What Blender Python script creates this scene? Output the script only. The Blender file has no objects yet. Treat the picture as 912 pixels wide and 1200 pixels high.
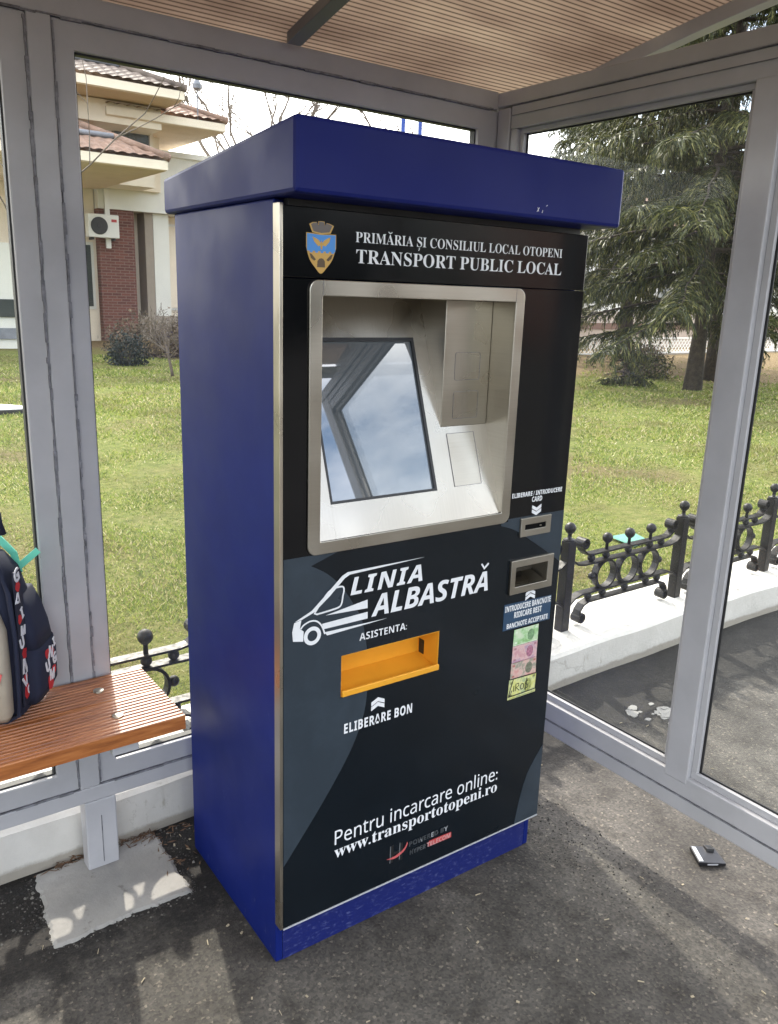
import bpy, math, random
import numpy as np
from mathutils import Vector, Matrix
random.seed(7); np.random.seed(7)
sc = bpy.context.scene
C = sc.collection
R = math.radians

# ------------------------------------------------------------------ camera, sky, sun, exposure
RIGHT = Vector((0.8112241554, -0.5838250202, 0.0326146511))
UP = Vector((0.1231212494, 0.2250709255, 0.9665320669))
FWD = Vector((0.5716262132, 0.7800586031, -0.2544642374))
cam = bpy.data.cameras.new('camera'); cam_o = bpy.data.objects.new('camera', cam); C.objects.link(cam_o)
M = Matrix((RIGHT, UP, -FWD)).transposed().to_4x4(); M.translation = Vector((-0.74074, -1.39354, 1.49644))
cam_o.matrix_world = M
cam.sensor_fit = 'VERTICAL'; cam.sensor_height = 24.0; cam.lens = 958.986 / 1200 * 24.0
cam.clip_start = 0.02; cam.clip_end = 2000
sc.camera = cam_o

SUN_AZ, SUN_EL = R(14), R(39)          # azimuth from +Y towards +X
w = bpy.data.worlds.new('World'); sc.world = w; w.use_nodes = True
nt = w.node_tree; bg = nt.nodes['Background']; bg.inputs[1].default_value = 0.15
sky = nt.nodes.new('ShaderNodeTexSky'); sky.sky_type = 'NISHITA'; sky.sun_disc = False
sky.sun_elevation = SUN_EL; sky.sun_rotation = SUN_AZ; sky.air_density = 1.0; sky.dust_density = 2.5; sky.ozone_density = 1.0
tc = nt.nodes.new('ShaderNodeTexCoord'); mp = nt.nodes.new('ShaderNodeMapping'); mp.inputs['Scale'].default_value = (1, 1, 2.6)
nz = nt.nodes.new('ShaderNodeTexNoise'); nz.inputs['Scale'].default_value = 1.7; nz.inputs['Detail'].default_value = 7; nz.inputs['Roughness'].default_value = .55
rp = nt.nodes.new('ShaderNodeValToRGB'); rp.color_ramp.elements[0].position = .40; rp.color_ramp.elements[1].position = .58
mx = nt.nodes.new('ShaderNodeMixRGB'); mx.inputs[2].default_value = (16, 15.6, 15.2, 1)
L = nt.links.new
L(tc.outputs['Generated'], mp.inputs[0]); L(mp.outputs[0], nz.inputs['Vector']); L(nz.outputs[0], rp.inputs[0])
mul = nt.nodes.new('ShaderNodeMath'); mul.operation = 'MULTIPLY'; mul.inputs[1].default_value = .88
sepd = nt.nodes.new('ShaderNodeSeparateXYZ'); L(tc.outputs['Generated'], sepd.inputs[0])
dirf = nt.nodes.new('ShaderNodeMapRange'); dirf.inputs[1].default_value = -.85; dirf.inputs[2].default_value = .1; dirf.inputs[3].default_value = .55; dirf.inputs[4].default_value = 1.0; L(sepd.outputs[1], dirf.inputs[0])
mul2 = nt.nodes.new('ShaderNodeMath'); mul2.operation = 'MULTIPLY'; L(rp.outputs[0], mul2.inputs[0]); L(dirf.outputs[0], mul2.inputs[1])
L(mul2.outputs[0], mul.inputs[0]); L(mul.outputs[0], mx.inputs[0]); L(sky.outputs[0], mx.inputs[1]); L(mx.outputs[0], bg.inputs[0])

sun = bpy.data.lights.new('sun', 'SUN'); sun.energy = 2.0; sun.angle = R(0.9); sun.color = (1, .93, .82)
sun_o = bpy.data.objects.new('sun', sun); C.objects.link(sun_o)
sd = Vector((math.sin(SUN_AZ) * math.cos(SUN_EL), math.cos(SUN_AZ) * math.cos(SUN_EL), math.sin(SUN_EL)))
sun_o.rotation_euler = (-sd).to_track_quat('-Z', 'Y').to_euler()

vs = sc.view_settings; vs.view_transform = 'Standard'; vs.look = 'None'; vs.gamma = 1; vs.use_curve_mapping = False
vs.exposure = 1.72
sc.cycles.max_bounces = 12; sc.cycles.transparent_max_bounces = 24; sc.cycles.diffuse_bounces = 5
sc.cycles.glossy_bounces = 5; sc.cycles.transmission_bounces = 8
sc.cycles.caustics_reflective = False; sc.cycles.caustics_refractive = False
sc.cycles.use_denoising = True

# ------------------------------------------------------------------ materials
def node(t, kind, **kw):
    n = t.nodes.new(kind)
    for k, v in kw.items(): n.inputs[k].default_value = v
    return n
def coords(t, scale=(1, 1, 1)):
    c = t.nodes.new('ShaderNodeTexCoord'); m = t.nodes.new('ShaderNodeMapping'); m.inputs['Scale'].default_value = scale
    t.links.new(c.outputs['Object'], m.inputs[0]); return m.outputs[0]
def ramp(t, src, stops):
    r = t.nodes.new('ShaderNodeValToRGB'); e = r.color_ramp.elements
    while len(e) < len(stops): e.new(.5)
    for el, (p, c) in zip(e, stops): el.position = p; el.color = (*c, 1) if len(c) == 3 else c
    t.links.new(src, r.inputs[0]); return r.outputs[0]
def noise(t, vec, scale, detail=4, rough=.55):
    n = node(t, 'ShaderNodeTexNoise', Scale=scale, Detail=detail, Roughness=rough); t.links.new(vec, n.inputs['Vector']); return n.outputs[0]
def mixc(t, fac, a, b, mode='MIX'):
    m = t.nodes.new('ShaderNodeMixRGB'); m.blend_type = mode
    for i, v in ((0, fac), (1, a), (2, b)):
        if isinstance(v, (int, float)): m.inputs[i].default_value = v
        elif isinstance(v, tuple): m.inputs[i].default_value = (*v, 1)
        else: t.links.new(v, m.inputs[i])
    return m.outputs[0]
def bump(t, h, strength=.3, dist=.01):
    b = node(t, 'ShaderNodeBump', Strength=strength, Distance=dist); t.links.new(h, b.inputs['Height']); return b.outputs[0]
def mat(name, col=(.5, .5, .5), rough=.5, metal=0, spec=.5, var=0., vscale=6, bmp=0, bscale=80, bdist=.002, rvar=0., coat=0):
    m = bpy.data.materials.new(name); m.use_nodes = True; t = m.node_tree; p = t.nodes['Principled BSDF']
    p.inputs['Base Color'].default_value = (*col, 1); p.inputs['Roughness'].default_value = rough
    p.inputs['Metallic'].default_value = metal; p.inputs['Specular IOR Level'].default_value = spec; p.inputs['Coat Weight'].default_value = coat
    v = coords(t)
    if var:
        n = noise(t, v, vscale, 6, .6)
        a = tuple(min(1, c * (1 - var)) for c in col); b = tuple(min(1, c * (1 + var)) for c in col)
        t.links.new(ramp(t, n, [(.3, a), (.7, b)]), p.inputs['Base Color'])
    if rvar:
        n = noise(t, v, vscale * 1.7, 3, .5)
        r = node(t, 'ShaderNodeMapRange'); r.interpolation_type = 'SMOOTHSTEP'; r.inputs[1].default_value = .3; r.inputs[2].default_value = .7
        r.inputs[3].default_value = max(0, rough - rvar); r.inputs[4].default_value = rough + rvar
        t.links.new(n, r.inputs[0]); t.links.new(r.outputs[0], p.inputs['Roughness'])
    if bmp:
        t.links.new(bump(t, noise(t, v, bscale, 3), bmp, bdist), p.inputs['Normal'])
    return m
def P(m): return m.node_tree.nodes['Principled BSDF']

grey_paint = mat('grey paint', (.40, .395, .405), .45, var=.10, vscale=5, bmp=.12, bscale=40, rvar=.12)
sealant = mat('sealant', (.17, .17, .185), .6, var=.45, vscale=45, bmp=.8, bscale=120, bdist=.004)
rubber = mat('black rubber', (.012, .012, .013), .6)
def add_scuffs(m, col, lo, hi, scale, fade):
    t = m.node_tree; src = P(m).inputs['Base Color'].links[0].from_socket; v = coords(t, scale)
    k = ramp(t, noise(t, v, 3, 9, .8), [(lo, (0, 0, 0)), (hi, (1, 1, 1))])
    sz = t.nodes.new('ShaderNodeSeparateXYZ'); t.links.new(coords(t), sz.inputs[0]); mr = node(t, 'ShaderNodeMapRange'); mr.inputs[1].default_value = fade[0]; mr.inputs[2].default_value = fade[1]; mr.inputs[3].default_value = fade[2]; mr.inputs[4].default_value = fade[3]
    t.links.new(sz.outputs[2], mr.inputs[0]); t.links.new(mixc(t, mixc(t, 1., k, mr.outputs[0], 'MULTIPLY'), src, col), P(m).inputs['Base Color']); return m
blue = mat('blue paint', (.005, .013, .118), .5, spec=.16, var=.16, vscale=3, rvar=.06, bmp=.05, bscale=14, bdist=.004)
blue_cap = mat('blue cap paint', (.006, .012, .120), .52, spec=.18, var=.08, vscale=4, rvar=.06, bmp=.05, bscale=12, bdist=.004)
add_scuffs(blue, (.10, .12, .24), .60, .72, (10, 10, 5), (0, .9, .9, .12)); add_scuffs(blue_cap, (.07, .085, .2), .66, .76, (6, 6, 18), (1.66, 1.8, .6, .2))
def scuffed():
    m = mat('scuffed blue paint', (.007, .013, .095), .4); t = m.node_tree
    n = noise(t, coords(t, (14, 14, 40)), 3, 8, .75)
    t.links.new(ramp(t, n, [(.54, (.007, .013, .105)), (.70, (.10, .12, .27))]), P(m).inputs['Base Color']); return m
blue_scuff = scuffed()
def darkfilm(name, col, rough):
    m = mat(name, col, rough, spec=.38); t = m.node_tree; v = coords(t)
    n = noise(t, v, 9, 7, .7)
    t.links.new(ramp(t, n, [(.45, col), (.85, tuple(c * 1.5 + .0012 for c in col))]), P(m).inputs['Base Color'])
    r = node(t, 'ShaderNodeMapRange'); r.inputs[3].default_value = rough * .7; r.inputs[4].default_value = rough * 1.5
    t.links.new(noise(t, v, 5, 6, .65), r.inputs[0]); t.links.new(r.outputs[0], P(m).inputs['Roughness'])
    t.links.new(bump(t, noise(t, v, 6, 2), .05, .01), P(m).inputs['Normal']); return m
black_film = darkfilm('black film', (.0022, .0026, .0035), .13)
navy_film = darkfilm('navy film', (.0030, .0058, .0090), .22)
slate_film = darkfilm('slate film', (.026, .036, .047), .28)
white_print = mat('white print', (.72, .73, .74), .35, var=.05, vscale=30)
def brushed(name, col, rough, vec):
    m = mat(name, col, rough, metal=1); t = m.node_tree
    n = noise(t, coords(t, vec), 4, 5, .7)
    t.links.new(ramp(t, n, [(.25, tuple(c * .94 for c in col)), (.75, tuple(min(1, c * 1.05) for c in col))]), P(m).inputs['Base Color'])
    r = node(t, 'ShaderNodeMapRange'); r.interpolation_type = 'SMOOTHSTEP'; r.inputs[1].default_value = .15; r.inputs[2].default_value = .85; r.inputs[3].default_value = rough * .75; r.inputs[4].default_value = rough * 1.35
    t.links.new(noise(t, coords(t), 9, 1, .4), r.inputs[0]); t.links.new(r.outputs[0], P(m).inputs['Roughness'])
    return m
steel = brushed('brushed steel', (.42, .39, .335), .32, (2, 2, 90))
steel_h = brushed('brushed steel sheet', (.43, .40, .35), .27, (90, 2, 2))
yellow = mat('yellow lacquer', (.72, .33, .025), .38, var=.06, vscale=9)
black_plastic = mat('black plastic', (.01, .01, .011), .4)
gold = mat('gold print', (.55, .33, .08), .35); sky_blue = mat('blue print', (.06, .25, .62), .35)
brown_print = mat('brown print', (.09, .055, .025), .4); red_print = mat('red print', (.45, .05, .05), .4); grey_print = mat('dark relief print', (.05, .055, .06), .3)
label_blue = mat('label blue', (.022, .055, .105), .35)
def note_mat(name, a, b, c):
    m = mat(name, a, .35); t = m.node_tree; v = coords(t)
    k = ramp(t, noise(t, v, 55, 4, .6), [(.36, a), (.5, b), (.62, c)])
    t.links.new(k, P(m).inputs['Base Color']); return m
def glass(name, dust=.035, tint=(.955, .965, .955), refl=.2):
    m = bpy.data.materials.new(name); m.use_nodes = True; t = m.node_tree; t.nodes.remove(t.nodes['Principled BSDF'])
    tr = t.nodes.new('ShaderNodeBsdfTransparent'); tr.inputs[0].default_value = (*tint, 1)
    gl = t.nodes.new('ShaderNodeBsdfGlossy'); gl.inputs['Roughness'].default_value = 0.01
    di = t.nodes.new('ShaderNodeBsdfDiffuse'); di.inputs[0].default_value = (.6, .6, .58, 1)
    fr = node(t, 'ShaderNodeFresnel', IOR=1.35); mu = t.nodes.new('ShaderNodeMath'); mu.operation = 'MULTIPLY'; mu.inputs[1].default_value = refl
    m1 = t.nodes.new('ShaderNodeMixShader'); m2 = t.nodes.new('ShaderNodeMixShader')
    t.links.new(fr.outputs[0], mu.inputs[0]); t.links.new(mu.outputs[0], m1.inputs[0]); t.links.new(tr.outputs[0], m1.inputs[1]); t.links.new(gl.outputs[0], m1.inputs[2])
    r = node(t, 'ShaderNodeMapRange'); r.inputs[1].default_value = .35; r.inputs[2].default_value = .75; r.inputs[3].default_value = dust * .3; r.inputs[4].default_value = dust * 1.8
    t.links.new(noise(t, coords(t, (1, 1, .5)), 4, 6, .65), r.inputs[0]); t.links.new(r.outputs[0], m2.inputs[0])
    t.links.new(m1.outputs[0], m2.inputs[1]); t.links.new(di.outputs[0], m2.inputs[2])
    t.links.new(m2.outputs[0], t.nodes['Material Output'].inputs[0]); return m
pane_glass = glass('pane glass')
def screen_mat():
    m = mat('screen glass', (.085, .100, .112), .018, spec=1.0, coat=1.0); p = P(m); p.inputs['IOR'].default_value = 1.85; p.inputs['Coat Roughness'].default_value = .02
    return m
screen_glass = screen_mat()
def poly_mat():
    m = bpy.data.materials.new('ribbed polycarbonate'); m.use_nodes = True; t = m.node_tree; t.nodes.remove(t.nodes['Principled BSDF'])
    v = coords(t)
    wv = t.nodes.new('ShaderNodeTexWave'); wv.wave_type = 'BANDS'; wv.bands_direction = 'Y'; wv.inputs['Scale'].default_value = 20.0 / 1.0
    wv.inputs['Distortion'].default_value = .15; t.links.new(v, wv.inputs['Vector'])
    base = ramp(t, noise(t, coords(t, (.7, 2.2, 1)), 2.2, 5, .6), [(.3, (.24, .190, .160)), (.5, (.36, .30, .25)), (.7, (.48, .42, .345))])
    col = mixc(t, .85, base, ramp(t, wv.outputs[0], [(.0, (.10, .09, .08)), (.30, (.80, .80, .80)), (1, (1, 1, 1))]), 'MULTIPLY')
    tl = t.nodes.new('ShaderNodeBsdfTranslucent'); di = t.nodes.new('ShaderNodeBsdfDiffuse'); tp = t.nodes.new('ShaderNodeBsdfTransparent')
    for n in (tl, di): t.links.new(col, n.inputs[0])
    tp.inputs[0].default_value = (.85, .78, .68, 1)
    a = t.nodes.new('ShaderNodeMixShader'); a.inputs[0].default_value = .32; b = t.nodes.new('ShaderNodeMixShader'); b.inputs[0].default_value = .03
    t.links.new(tl.outputs[0], a.inputs[1]); t.links.new(di.outputs[0], a.inputs[2]); t.links.new(a.outputs[0], b.inputs[1]); t.links.new(tp.outputs[0], b.inputs[2])
    t.links.new(b.outputs[0], t.nodes['Material Output'].inputs[0]); return m
poly = poly_mat()
def wood_mat():
    m = mat('varnished wood', (.30, .085, .022), .42, coat=.22); t = m.node_tree
    n = noise(t, coords(t, (3, 40, 40)), 3, 6, .65)
    t.links.new(ramp(t, n, [(.3, (.17, .050, .012)), (.5, (.33, .108, .027)), (.7, (.46, .175, .052))]), P(m).inputs['Base Color'])
    t.links.new(bump(t, n, .25, .002), P(m).inputs['Normal']); return m
wood = wood_mat()
iron = mat('black iron', (.006, .0047, .0043), .45, spec=.3, var=.4, vscale=30, rvar=.12, bmp=.3, bscale=90, bdist=.002)
def concrete_mat(name, a, b, stain, base=0):
    m = mat(name, a, .85, spec=.2); t = m.node_tree; v = coords(t)
    n = ramp(t, noise(t, v, 3.5, 8, .65), [(.3, b), (.6, a)])
    d = ramp(t, noise(t, coords(t, (5, 5, 2)), 4, 9, .72), [(.60, (0, 0, 0)), (.74, (1, 1, 1))])
    col = mixc(t, d, n, stain)
    if base:
        sz = t.nodes.new('ShaderNodeSeparateXYZ'); t.links.new(v, sz.inputs[0]); ma = t.nodes.new('ShaderNodeMath'); ma.operation = 'MULTIPLY_ADD'; ma.inputs[1].default_value = -.05; t.links.new(noise(t, v, 7, 8, .75), ma.inputs[0]); t.links.new(sz.outputs[2], ma.inputs[2])
        col = mixc(t, ramp(t, ma.outputs[0], [(-.0, (.8, .8, .8)), (.012, (0, 0, 0))]), col, (.26, .23, .185))
        cr = t.nodes.new('ShaderNodeTexVoronoi'); cr.feature = 'DISTANCE_TO_EDGE'; cr.inputs['Scale'].default_value = 1.3
        ds = mixc(t, .25, v, noise(t, v, 6, 6, .7)); t.links.new(ds, cr.inputs['Vector'])
        col = mixc(t, ramp(t, cr.outputs[0], [(.0, (.5, .5, .5)), (.003, (0, 0, 0))]), col, (.30, .28, .24))
    t.links.new(col, P(m).inputs['Base Color'])
    t.links.new(bump(t, noise(t, v, 60, 6, .7), .5, .006), P(m).inputs['Normal']); return m
white_conc = concrete_mat('whitewashed concrete', (.60, .575, .53), (.50, .475, .43), (.34, .31, .25), 1)
pad_conc = concrete_mat('rough concrete', (.35, .34, .315), (.24, .235, .22), (.11, .10, .09))
def asphalt_mat():
    m = mat('asphalt', (.05, .05, .05), .82, spec=.35); t = m.node_tree; v = coords(t)
    big = noise(t, v, 1.6, 9, .68); mid = noise(t, v, 9, 8, .7)
    base = ramp(t, big, [(.36, (.030, .027, .023)), (.50, (.060, .055, .048)), (.64, (.104, .096, .084))])
    st = ramp(t, mid, [(.34, (.42, .40, .38)), (.52, (1, 1, 1)), (.72, (1.0, 1.0, 1.0))])
    col = mixc(t, .8, base, st, 'MULTIPLY')
    vo = t.nodes.new('ShaderNodeTexVoronoi'); vo.inputs['Scale'].default_value = 170; t.links.new(v, vo.inputs['Vector'])
    sp = t.nodes.new('ShaderNodeSeparateColor'); t.links.new(vo.outputs['Color'], sp.inputs[0])
    gr = ramp(t, sp.outputs[0], [(.0, (.62, .62, .62)), (.45, (.92, .92, .92)), (.8, (1.10, 1.09, 1.06)), (.95, (1.25, 1.22, 1.17)), (1., (2.3, 2.2, 2.0))])
    col = mixc(t, 1., col, gr, 'MULTIPLY')
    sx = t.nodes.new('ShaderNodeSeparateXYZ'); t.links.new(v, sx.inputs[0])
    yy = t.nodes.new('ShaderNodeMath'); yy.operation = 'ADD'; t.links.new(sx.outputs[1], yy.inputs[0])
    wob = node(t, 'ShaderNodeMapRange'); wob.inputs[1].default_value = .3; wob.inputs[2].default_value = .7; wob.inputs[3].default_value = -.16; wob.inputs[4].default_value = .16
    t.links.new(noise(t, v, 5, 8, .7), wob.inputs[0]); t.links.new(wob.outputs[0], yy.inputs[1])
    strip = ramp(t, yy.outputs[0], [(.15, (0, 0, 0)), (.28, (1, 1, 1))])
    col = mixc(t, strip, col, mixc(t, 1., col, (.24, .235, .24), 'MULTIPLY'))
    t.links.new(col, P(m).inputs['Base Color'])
    h = mixc(t, .5, vo.outputs['Distance'], noise(t, v, 300, 3))
    t.links.new(bump(t, h, .5, .004), P(m).inputs['Normal']); return m
asphalt = asphalt_mat()
def island(t, stops):
    g = t.nodes.new('ShaderNodeNewGeometry'); return ramp(t, g.outputs['Random Per Island'], stops)
def leaf_mat(name, stops, rough=.6, transl=.25, big=None):
    m = mat(name, stops[0][1], rough, spec=.3); t = m.node_tree
    col = island(t, stops)
    if big: col = mixc(t, ramp(t, noise(t, coords(t), big[0], 5, .6), [(.48, (0, 0, 0)), (.75, (1, 1, 1))]), col, big[1])
    t.links.new(col, P(m).inputs['Base Color'])
    tl = t.nodes.new('ShaderNodeBsdfTranslucent'); t.links.new(col, tl.inputs[0])
    a = t.nodes.new('ShaderNodeMixShader'); a.inputs[0].default_value = transl
    t.links.new(P(m).outputs[0], a.inputs[1]); t.links.new(tl.outputs[0], a.inputs[2]); t.links.new(a.outputs[0], t.nodes['Material Output'].inputs[0]); return m
grass_m = leaf_mat('grass blades', [(0, (.085, .115, .024)), (.40, (.195, .265, .045)), (.72, (.32, .345, .080)), (.93, (.44, .38, .19)), (1, (.62, .55, .36))], .55, .35, (.9, (.17, .15, .06)))
needle_m = leaf_mat('spruce needles', [(0, (.014, .020, .008)), (.5, (.042, .052, .017)), (.8, (.105, .112, .036)), (1, (.21, .195, .07))], .5, .2)
shrub_m = leaf_mat('dark shrub leaves', [(0, (.012, .016, .016)), (1, (.035, .045, .040))], .5, .15)
def lawn_mat():
    m = mat('lawn soil and turf', (.08, .09, .03), .95, spec=.1); t = m.node_tree; v = coords(t)
    a = ramp(t, noise(t, v, 14, 8, .7), [(.3, (.08, .095, .026)), (.5, (.16, .185, .048)), (.7, (.26, .24, .095))])
    b = ramp(t, noise(t, v, .45, 5, .6), [(.45, (0, 0, 0)), (.62, (1, 1, 1))])
    col = mixc(t, b, a, ramp(t, noise(t, v, 20, 6, .7), [(.3, (.10, .085, .035)), (.7, (.22, .18, .085))]))
    dp = t.nodes.new('ShaderNodeVectorMath'); dp.operation = 'DOT_PRODUCT'; dp.inputs[1].default_value = (.78, .62, 0); t.links.new(v, dp.inputs[0])
    ad = t.nodes.new('ShaderNodeMath'); ad.operation = 'MULTIPLY_ADD'; ad.inputs[1].default_value = 4; t.links.new(noise(t, v, .8, 5, .6), ad.inputs[0]); t.links.new(dp.outputs['Value'], ad.inputs[2])
    mr = node(t, 'ShaderNodeMapRange'); mr.inputs[1].default_value = 17.2; mr.inputs[2].default_value = 19; t.links.new(ad.outputs[0], mr.inputs[0])
    col = mixc(t, mr.outputs[0], col, ramp(t, noise(t, v, 16, 7, .7), [(.3, (.12, .085, .045)), (.7, (.30, .22, .12))]))
    t.links.new(col, P(m).inputs['Base Color']); t.links.new(bump(t, noise(t, v, 25, 6, .7), 1, .05), P(m).inputs['Normal']); return m
lawn_m = lawn_mat()
bark = mat('bark', (.055, .042, .032), .9, var=.5, vscale=14, bmp=.8, bscale=30, bdist=.03)
twig = mat('bare twigs', (.12, .095, .075), .85, var=.3, vscale=8)
cream = mat('cream render', (.78, .69, .56), .85, var=.05, vscale=1.5); soffit = mat('ochre soffit boards', (.64, .51, .36), .8, var=.06, vscale=2)
white_wall = mat('white render', (.70, .69, .64), .85, var=.04, vscale=1.2); taupe = mat('taupe render', (.30, .255, .21), .85, var=.05)
tile_red = mat('clay tiles', (.24, .150, .108), .8, var=.35, vscale=6); tile_dark = mat('weathered tiles', (.16, .125, .105), .8, var=.4, vscale=6)
gutter_m = mat('grey gutter', (.19, .20, .23), .5, var=.2)
def brick_mat():
    m = mat('brick', (.2, .07, .05), .85); t = m.node_tree
    b = t.nodes.new('ShaderNodeTexBrick'); c = t.nodes.new('ShaderNodeTexCoord'); mpp = t.nodes.new('ShaderNodeMapping'); mpp.inputs['Rotation'].default_value = (R(90), 0, 0)
    t.links.new(c.outputs['Object'], mpp.inputs[0]); t.links.new(mpp.outputs[0], b.inputs['Vector'])
    b.inputs['Color1'].default_value = (.17, .060, .045, 1); b.inputs['Color2'].default_value = (.10, .038, .03, 1); b.inputs['Mortar'].default_value = (.19, .12, .10, 1)
    b.inputs['Scale'].default_value = 1.0; b.inputs['Brick Width'].default_value = .25; b.inputs['Row Height'].default_value = .075; b.inputs['Mortar Size'].default_value = .010
    t.links.new(b.outputs['Color'], P(m).inputs['Base Color']); return m
brick = brick_mat()
win_glass = mat('window glass', (.05, .06, .06), .08, spec=.8)
white_plastic = mat('white plastic', (.72, .71, .68), .45); dark_grill = mat('dark grille', (.03, .03, .032), .6)
navy_cloth = mat('navy cloth', (.010, .014, .035), .85, bmp=.4, bscale=350, bdist=.001); beige_cloth = mat('beige cloth', (.36, .32, .25), .8, var=.08, vscale=20, bmp=.3, bscale=300, bdist=.001)
pink_cloth = mat('pink print', (.62, .13, .12), .8); teal_cloth = mat('teal print', (.03, .09, .11), .8); red_cloth = mat('red print cloth', (.50, .02, .025), .8); white_cloth = mat('white print cloth', (.72, .72, .74), .8)
mint = mat('mint plastic', (.16, .62, .45), .4)
straw = mat('straw', (.34, .29, .20), .9); leaf_brown = mat('dry leaves', (.11, .062, .034), .9, var=.5, vscale=60)

# ------------------------------------------------------------------ mesh helpers
class MB:
    def __init__(s): s.v = []; s.f = []
    def add(s, vs, fs):
        o = len(s.v); s.v.extend([tuple(v) for v in vs]); s.f.extend([tuple(i + o for i in f) for f in fs]); return s
    def box(s, x0, x1, y0, y1, z0, z1):
        return s.add([(x0, y0, z0), (x1, y0, z0), (x1, y1, z0), (x0, y1, z0), (x0, y0, z1), (x1, y0, z1), (x1, y1, z1), (x0, y1, z1)],
                     [(0, 3, 2, 1), (4, 5, 6, 7), (0, 1, 5, 4), (1, 2, 6, 5), (2, 3, 7, 6), (3, 0, 4, 7)])
    def prism(s, pts, y0, y1):      # outline in x,z extruded in y
        n = len(pts); v = [(x, y0, z) for x, z in pts] + [(x, y1, z) for x, z in pts]
        return s.add(v, [tuple(range(n)), tuple(range(2 * n - 1, n - 1, -1))] + [(i, i + n, (i + 1) % n + n, (i + 1) % n) for i in range(n)])
    def hexa(s, a, b):              # two quads
        return s.add(list(a) + list(b), [(0, 3, 2, 1), (4, 5, 6, 7), (0, 1, 5, 4), (1, 2, 6, 5), (2, 3, 7, 6), (3, 0, 4, 7)])
    def tube(s, pts, rad, n=8, cap=True, flat=None):
        pts = [Vector(p) for p in pts]; rings = []
        if not hasattr(rad, '__len__'): rad = [rad] * len(pts)
        ref = Vector((0, 0, 1))
        for i, p in enumerate(pts):
            d = (pts[min(i + 1, len(pts) - 1)] - pts[max(i - 1, 0)])
            d = d.normalized() if d.length > 1e-9 else Vector((0, 0, 1))
            r = ref if abs(d.dot(ref)) < .95 else Vector((0, 1, 0))
            a = d.cross(r).normalized(); b = a.cross(d).normalized()
            rings.append([p + (a * math.cos(2 * math.pi * k / n) + b * math.sin(2 * math.pi * k / n)) * rad[i] for k in range(n)])
        v = [q for r in rings for q in r]; f = []
        for i in range(len(pts) - 1):
            for k in range(n): f.append((i * n + k, i * n + (k + 1) % n, (i + 1) * n + (k + 1) % n, (i + 1) * n + k))
        if cap: f += [tuple(reversed(range(n))), tuple((len(pts) - 1) * n + k for k in range(n))]
        return s.add(v, f)
    def lathe(s, prof, c=(0, 0, 0), n=16):     # profile (r,z) about vertical axis
        v = []; f = []; m = len(prof)
        for r, z in prof:
            for k in range(n): v.append((c[0] + r * math.cos(2 * math.pi * k / n), c[1] + r * math.sin(2 * math.pi * k / n), c[2] + z))
        for i in range(m - 1):
            for k in range(n): f.append((i * n + k, i * n + (k + 1) % n, (i + 1) * n + (k + 1) % n, (i + 1) * n + k))
        f += [tuple(reversed(range(n))), tuple((m - 1) * n + k for k in range(n))]
        return s.add(v, f)
    def ball(s, c, r, n=14, sz=1):
        k = 9; return s.lathe([(max(r * math.sin(math.pi * i / (k - 1)), 1e-4), -r * sz * math.cos(math.pi * i / (k - 1))) for i in range(k)], c, n)
    def strip(s, pts, wid, th, axis=1):        # flat bar following pts in x,z; width along y
        for (a, b) in zip(pts[:-1], pts[1:]):
            a = Vector((a[0], 0, a[1])); b = Vector((b[0], 0, b[1])); d = (b - a).normalized(); nrm = Vector((-d.z, 0, d.x)) * th / 2
            a2 = a - d * th * .15; b2 = b + d * th * .15
            s.hexa([a2 - nrm + Vector((0, -wid / 2, 0)), b2 - nrm + Vector((0, -wid / 2, 0)), b2 - nrm + Vector((0, wid / 2, 0)), a2 - nrm + Vector((0, wid / 2, 0))],
                   [a2 + nrm + Vector((0, -wid / 2, 0)), b2 + nrm + Vector((0, -wid / 2, 0)), b2 + nrm + Vector((0, wid / 2, 0)), a2 + nrm + Vector((0, wid / 2, 0))])
        return s
    def build(s, name, m, parent=None, bevel=0, smooth=False, seg=2):
        me = bpy.data.meshes.new(name); me.from_pydata(s.v, [], s.f); me.update(); me.materials.append(m)
        return finish(name, me, parent, bevel, smooth, seg)
def finish(name, me, parent=None, bevel=0, smooth=False, seg=2):
    o = bpy.data.objects.new(name, me); C.objects.link(o)
    if parent is not None: o.parent = parent
    if smooth: me.polygons.foreach_set('use_smooth', [True] * len(me.polygons))
    if bevel:
        b = o.modifiers.new('bevel', 'BEVEL'); b.width = bevel; b.segments = seg; b.limit_method = 'ANGLE'; b.angle_limit = R(35); b.harden_normals = False
    return o
def tag(o, label, cat=None, group=None, kind=None):
    o['label'] = label
    if cat: o['category'] = cat
    if group: o['group'] = group
    if kind: o['kind'] = kind
    return o
def thing(name, loc=(0, 0, 0), rz=0):
    o = bpy.data.objects.new(name, None); o.empty_display_size = .2; C.objects.link(o); o.location = loc; o.rotation_euler = (0, 0, rz); return o
def np_mesh(name, V, F, m, parent=None, smooth=False):     # V (n,3), F (k,3|4)
    me = bpy.data.meshes.new(name); me.vertices.add(len(V)); me.vertices.foreach_set('co', np.asarray(V, np.float32).ravel())
    k = F.shape[1]; me.loops.add(F.size); me.loops.foreach_set('vertex_index', np.asarray(F, np.int32).ravel())
    me.polygons.add(len(F)); me.polygons.foreach_set('loop_start', np.arange(0, F.size, k, dtype=np.int32)); me.polygons.foreach_set('loop_total', np.full(len(F), k, np.int32))
    me.update(calc_edges=True); me.validate(); me.materials.append(m); return finish(name, me, parent, 0, smooth)
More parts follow.
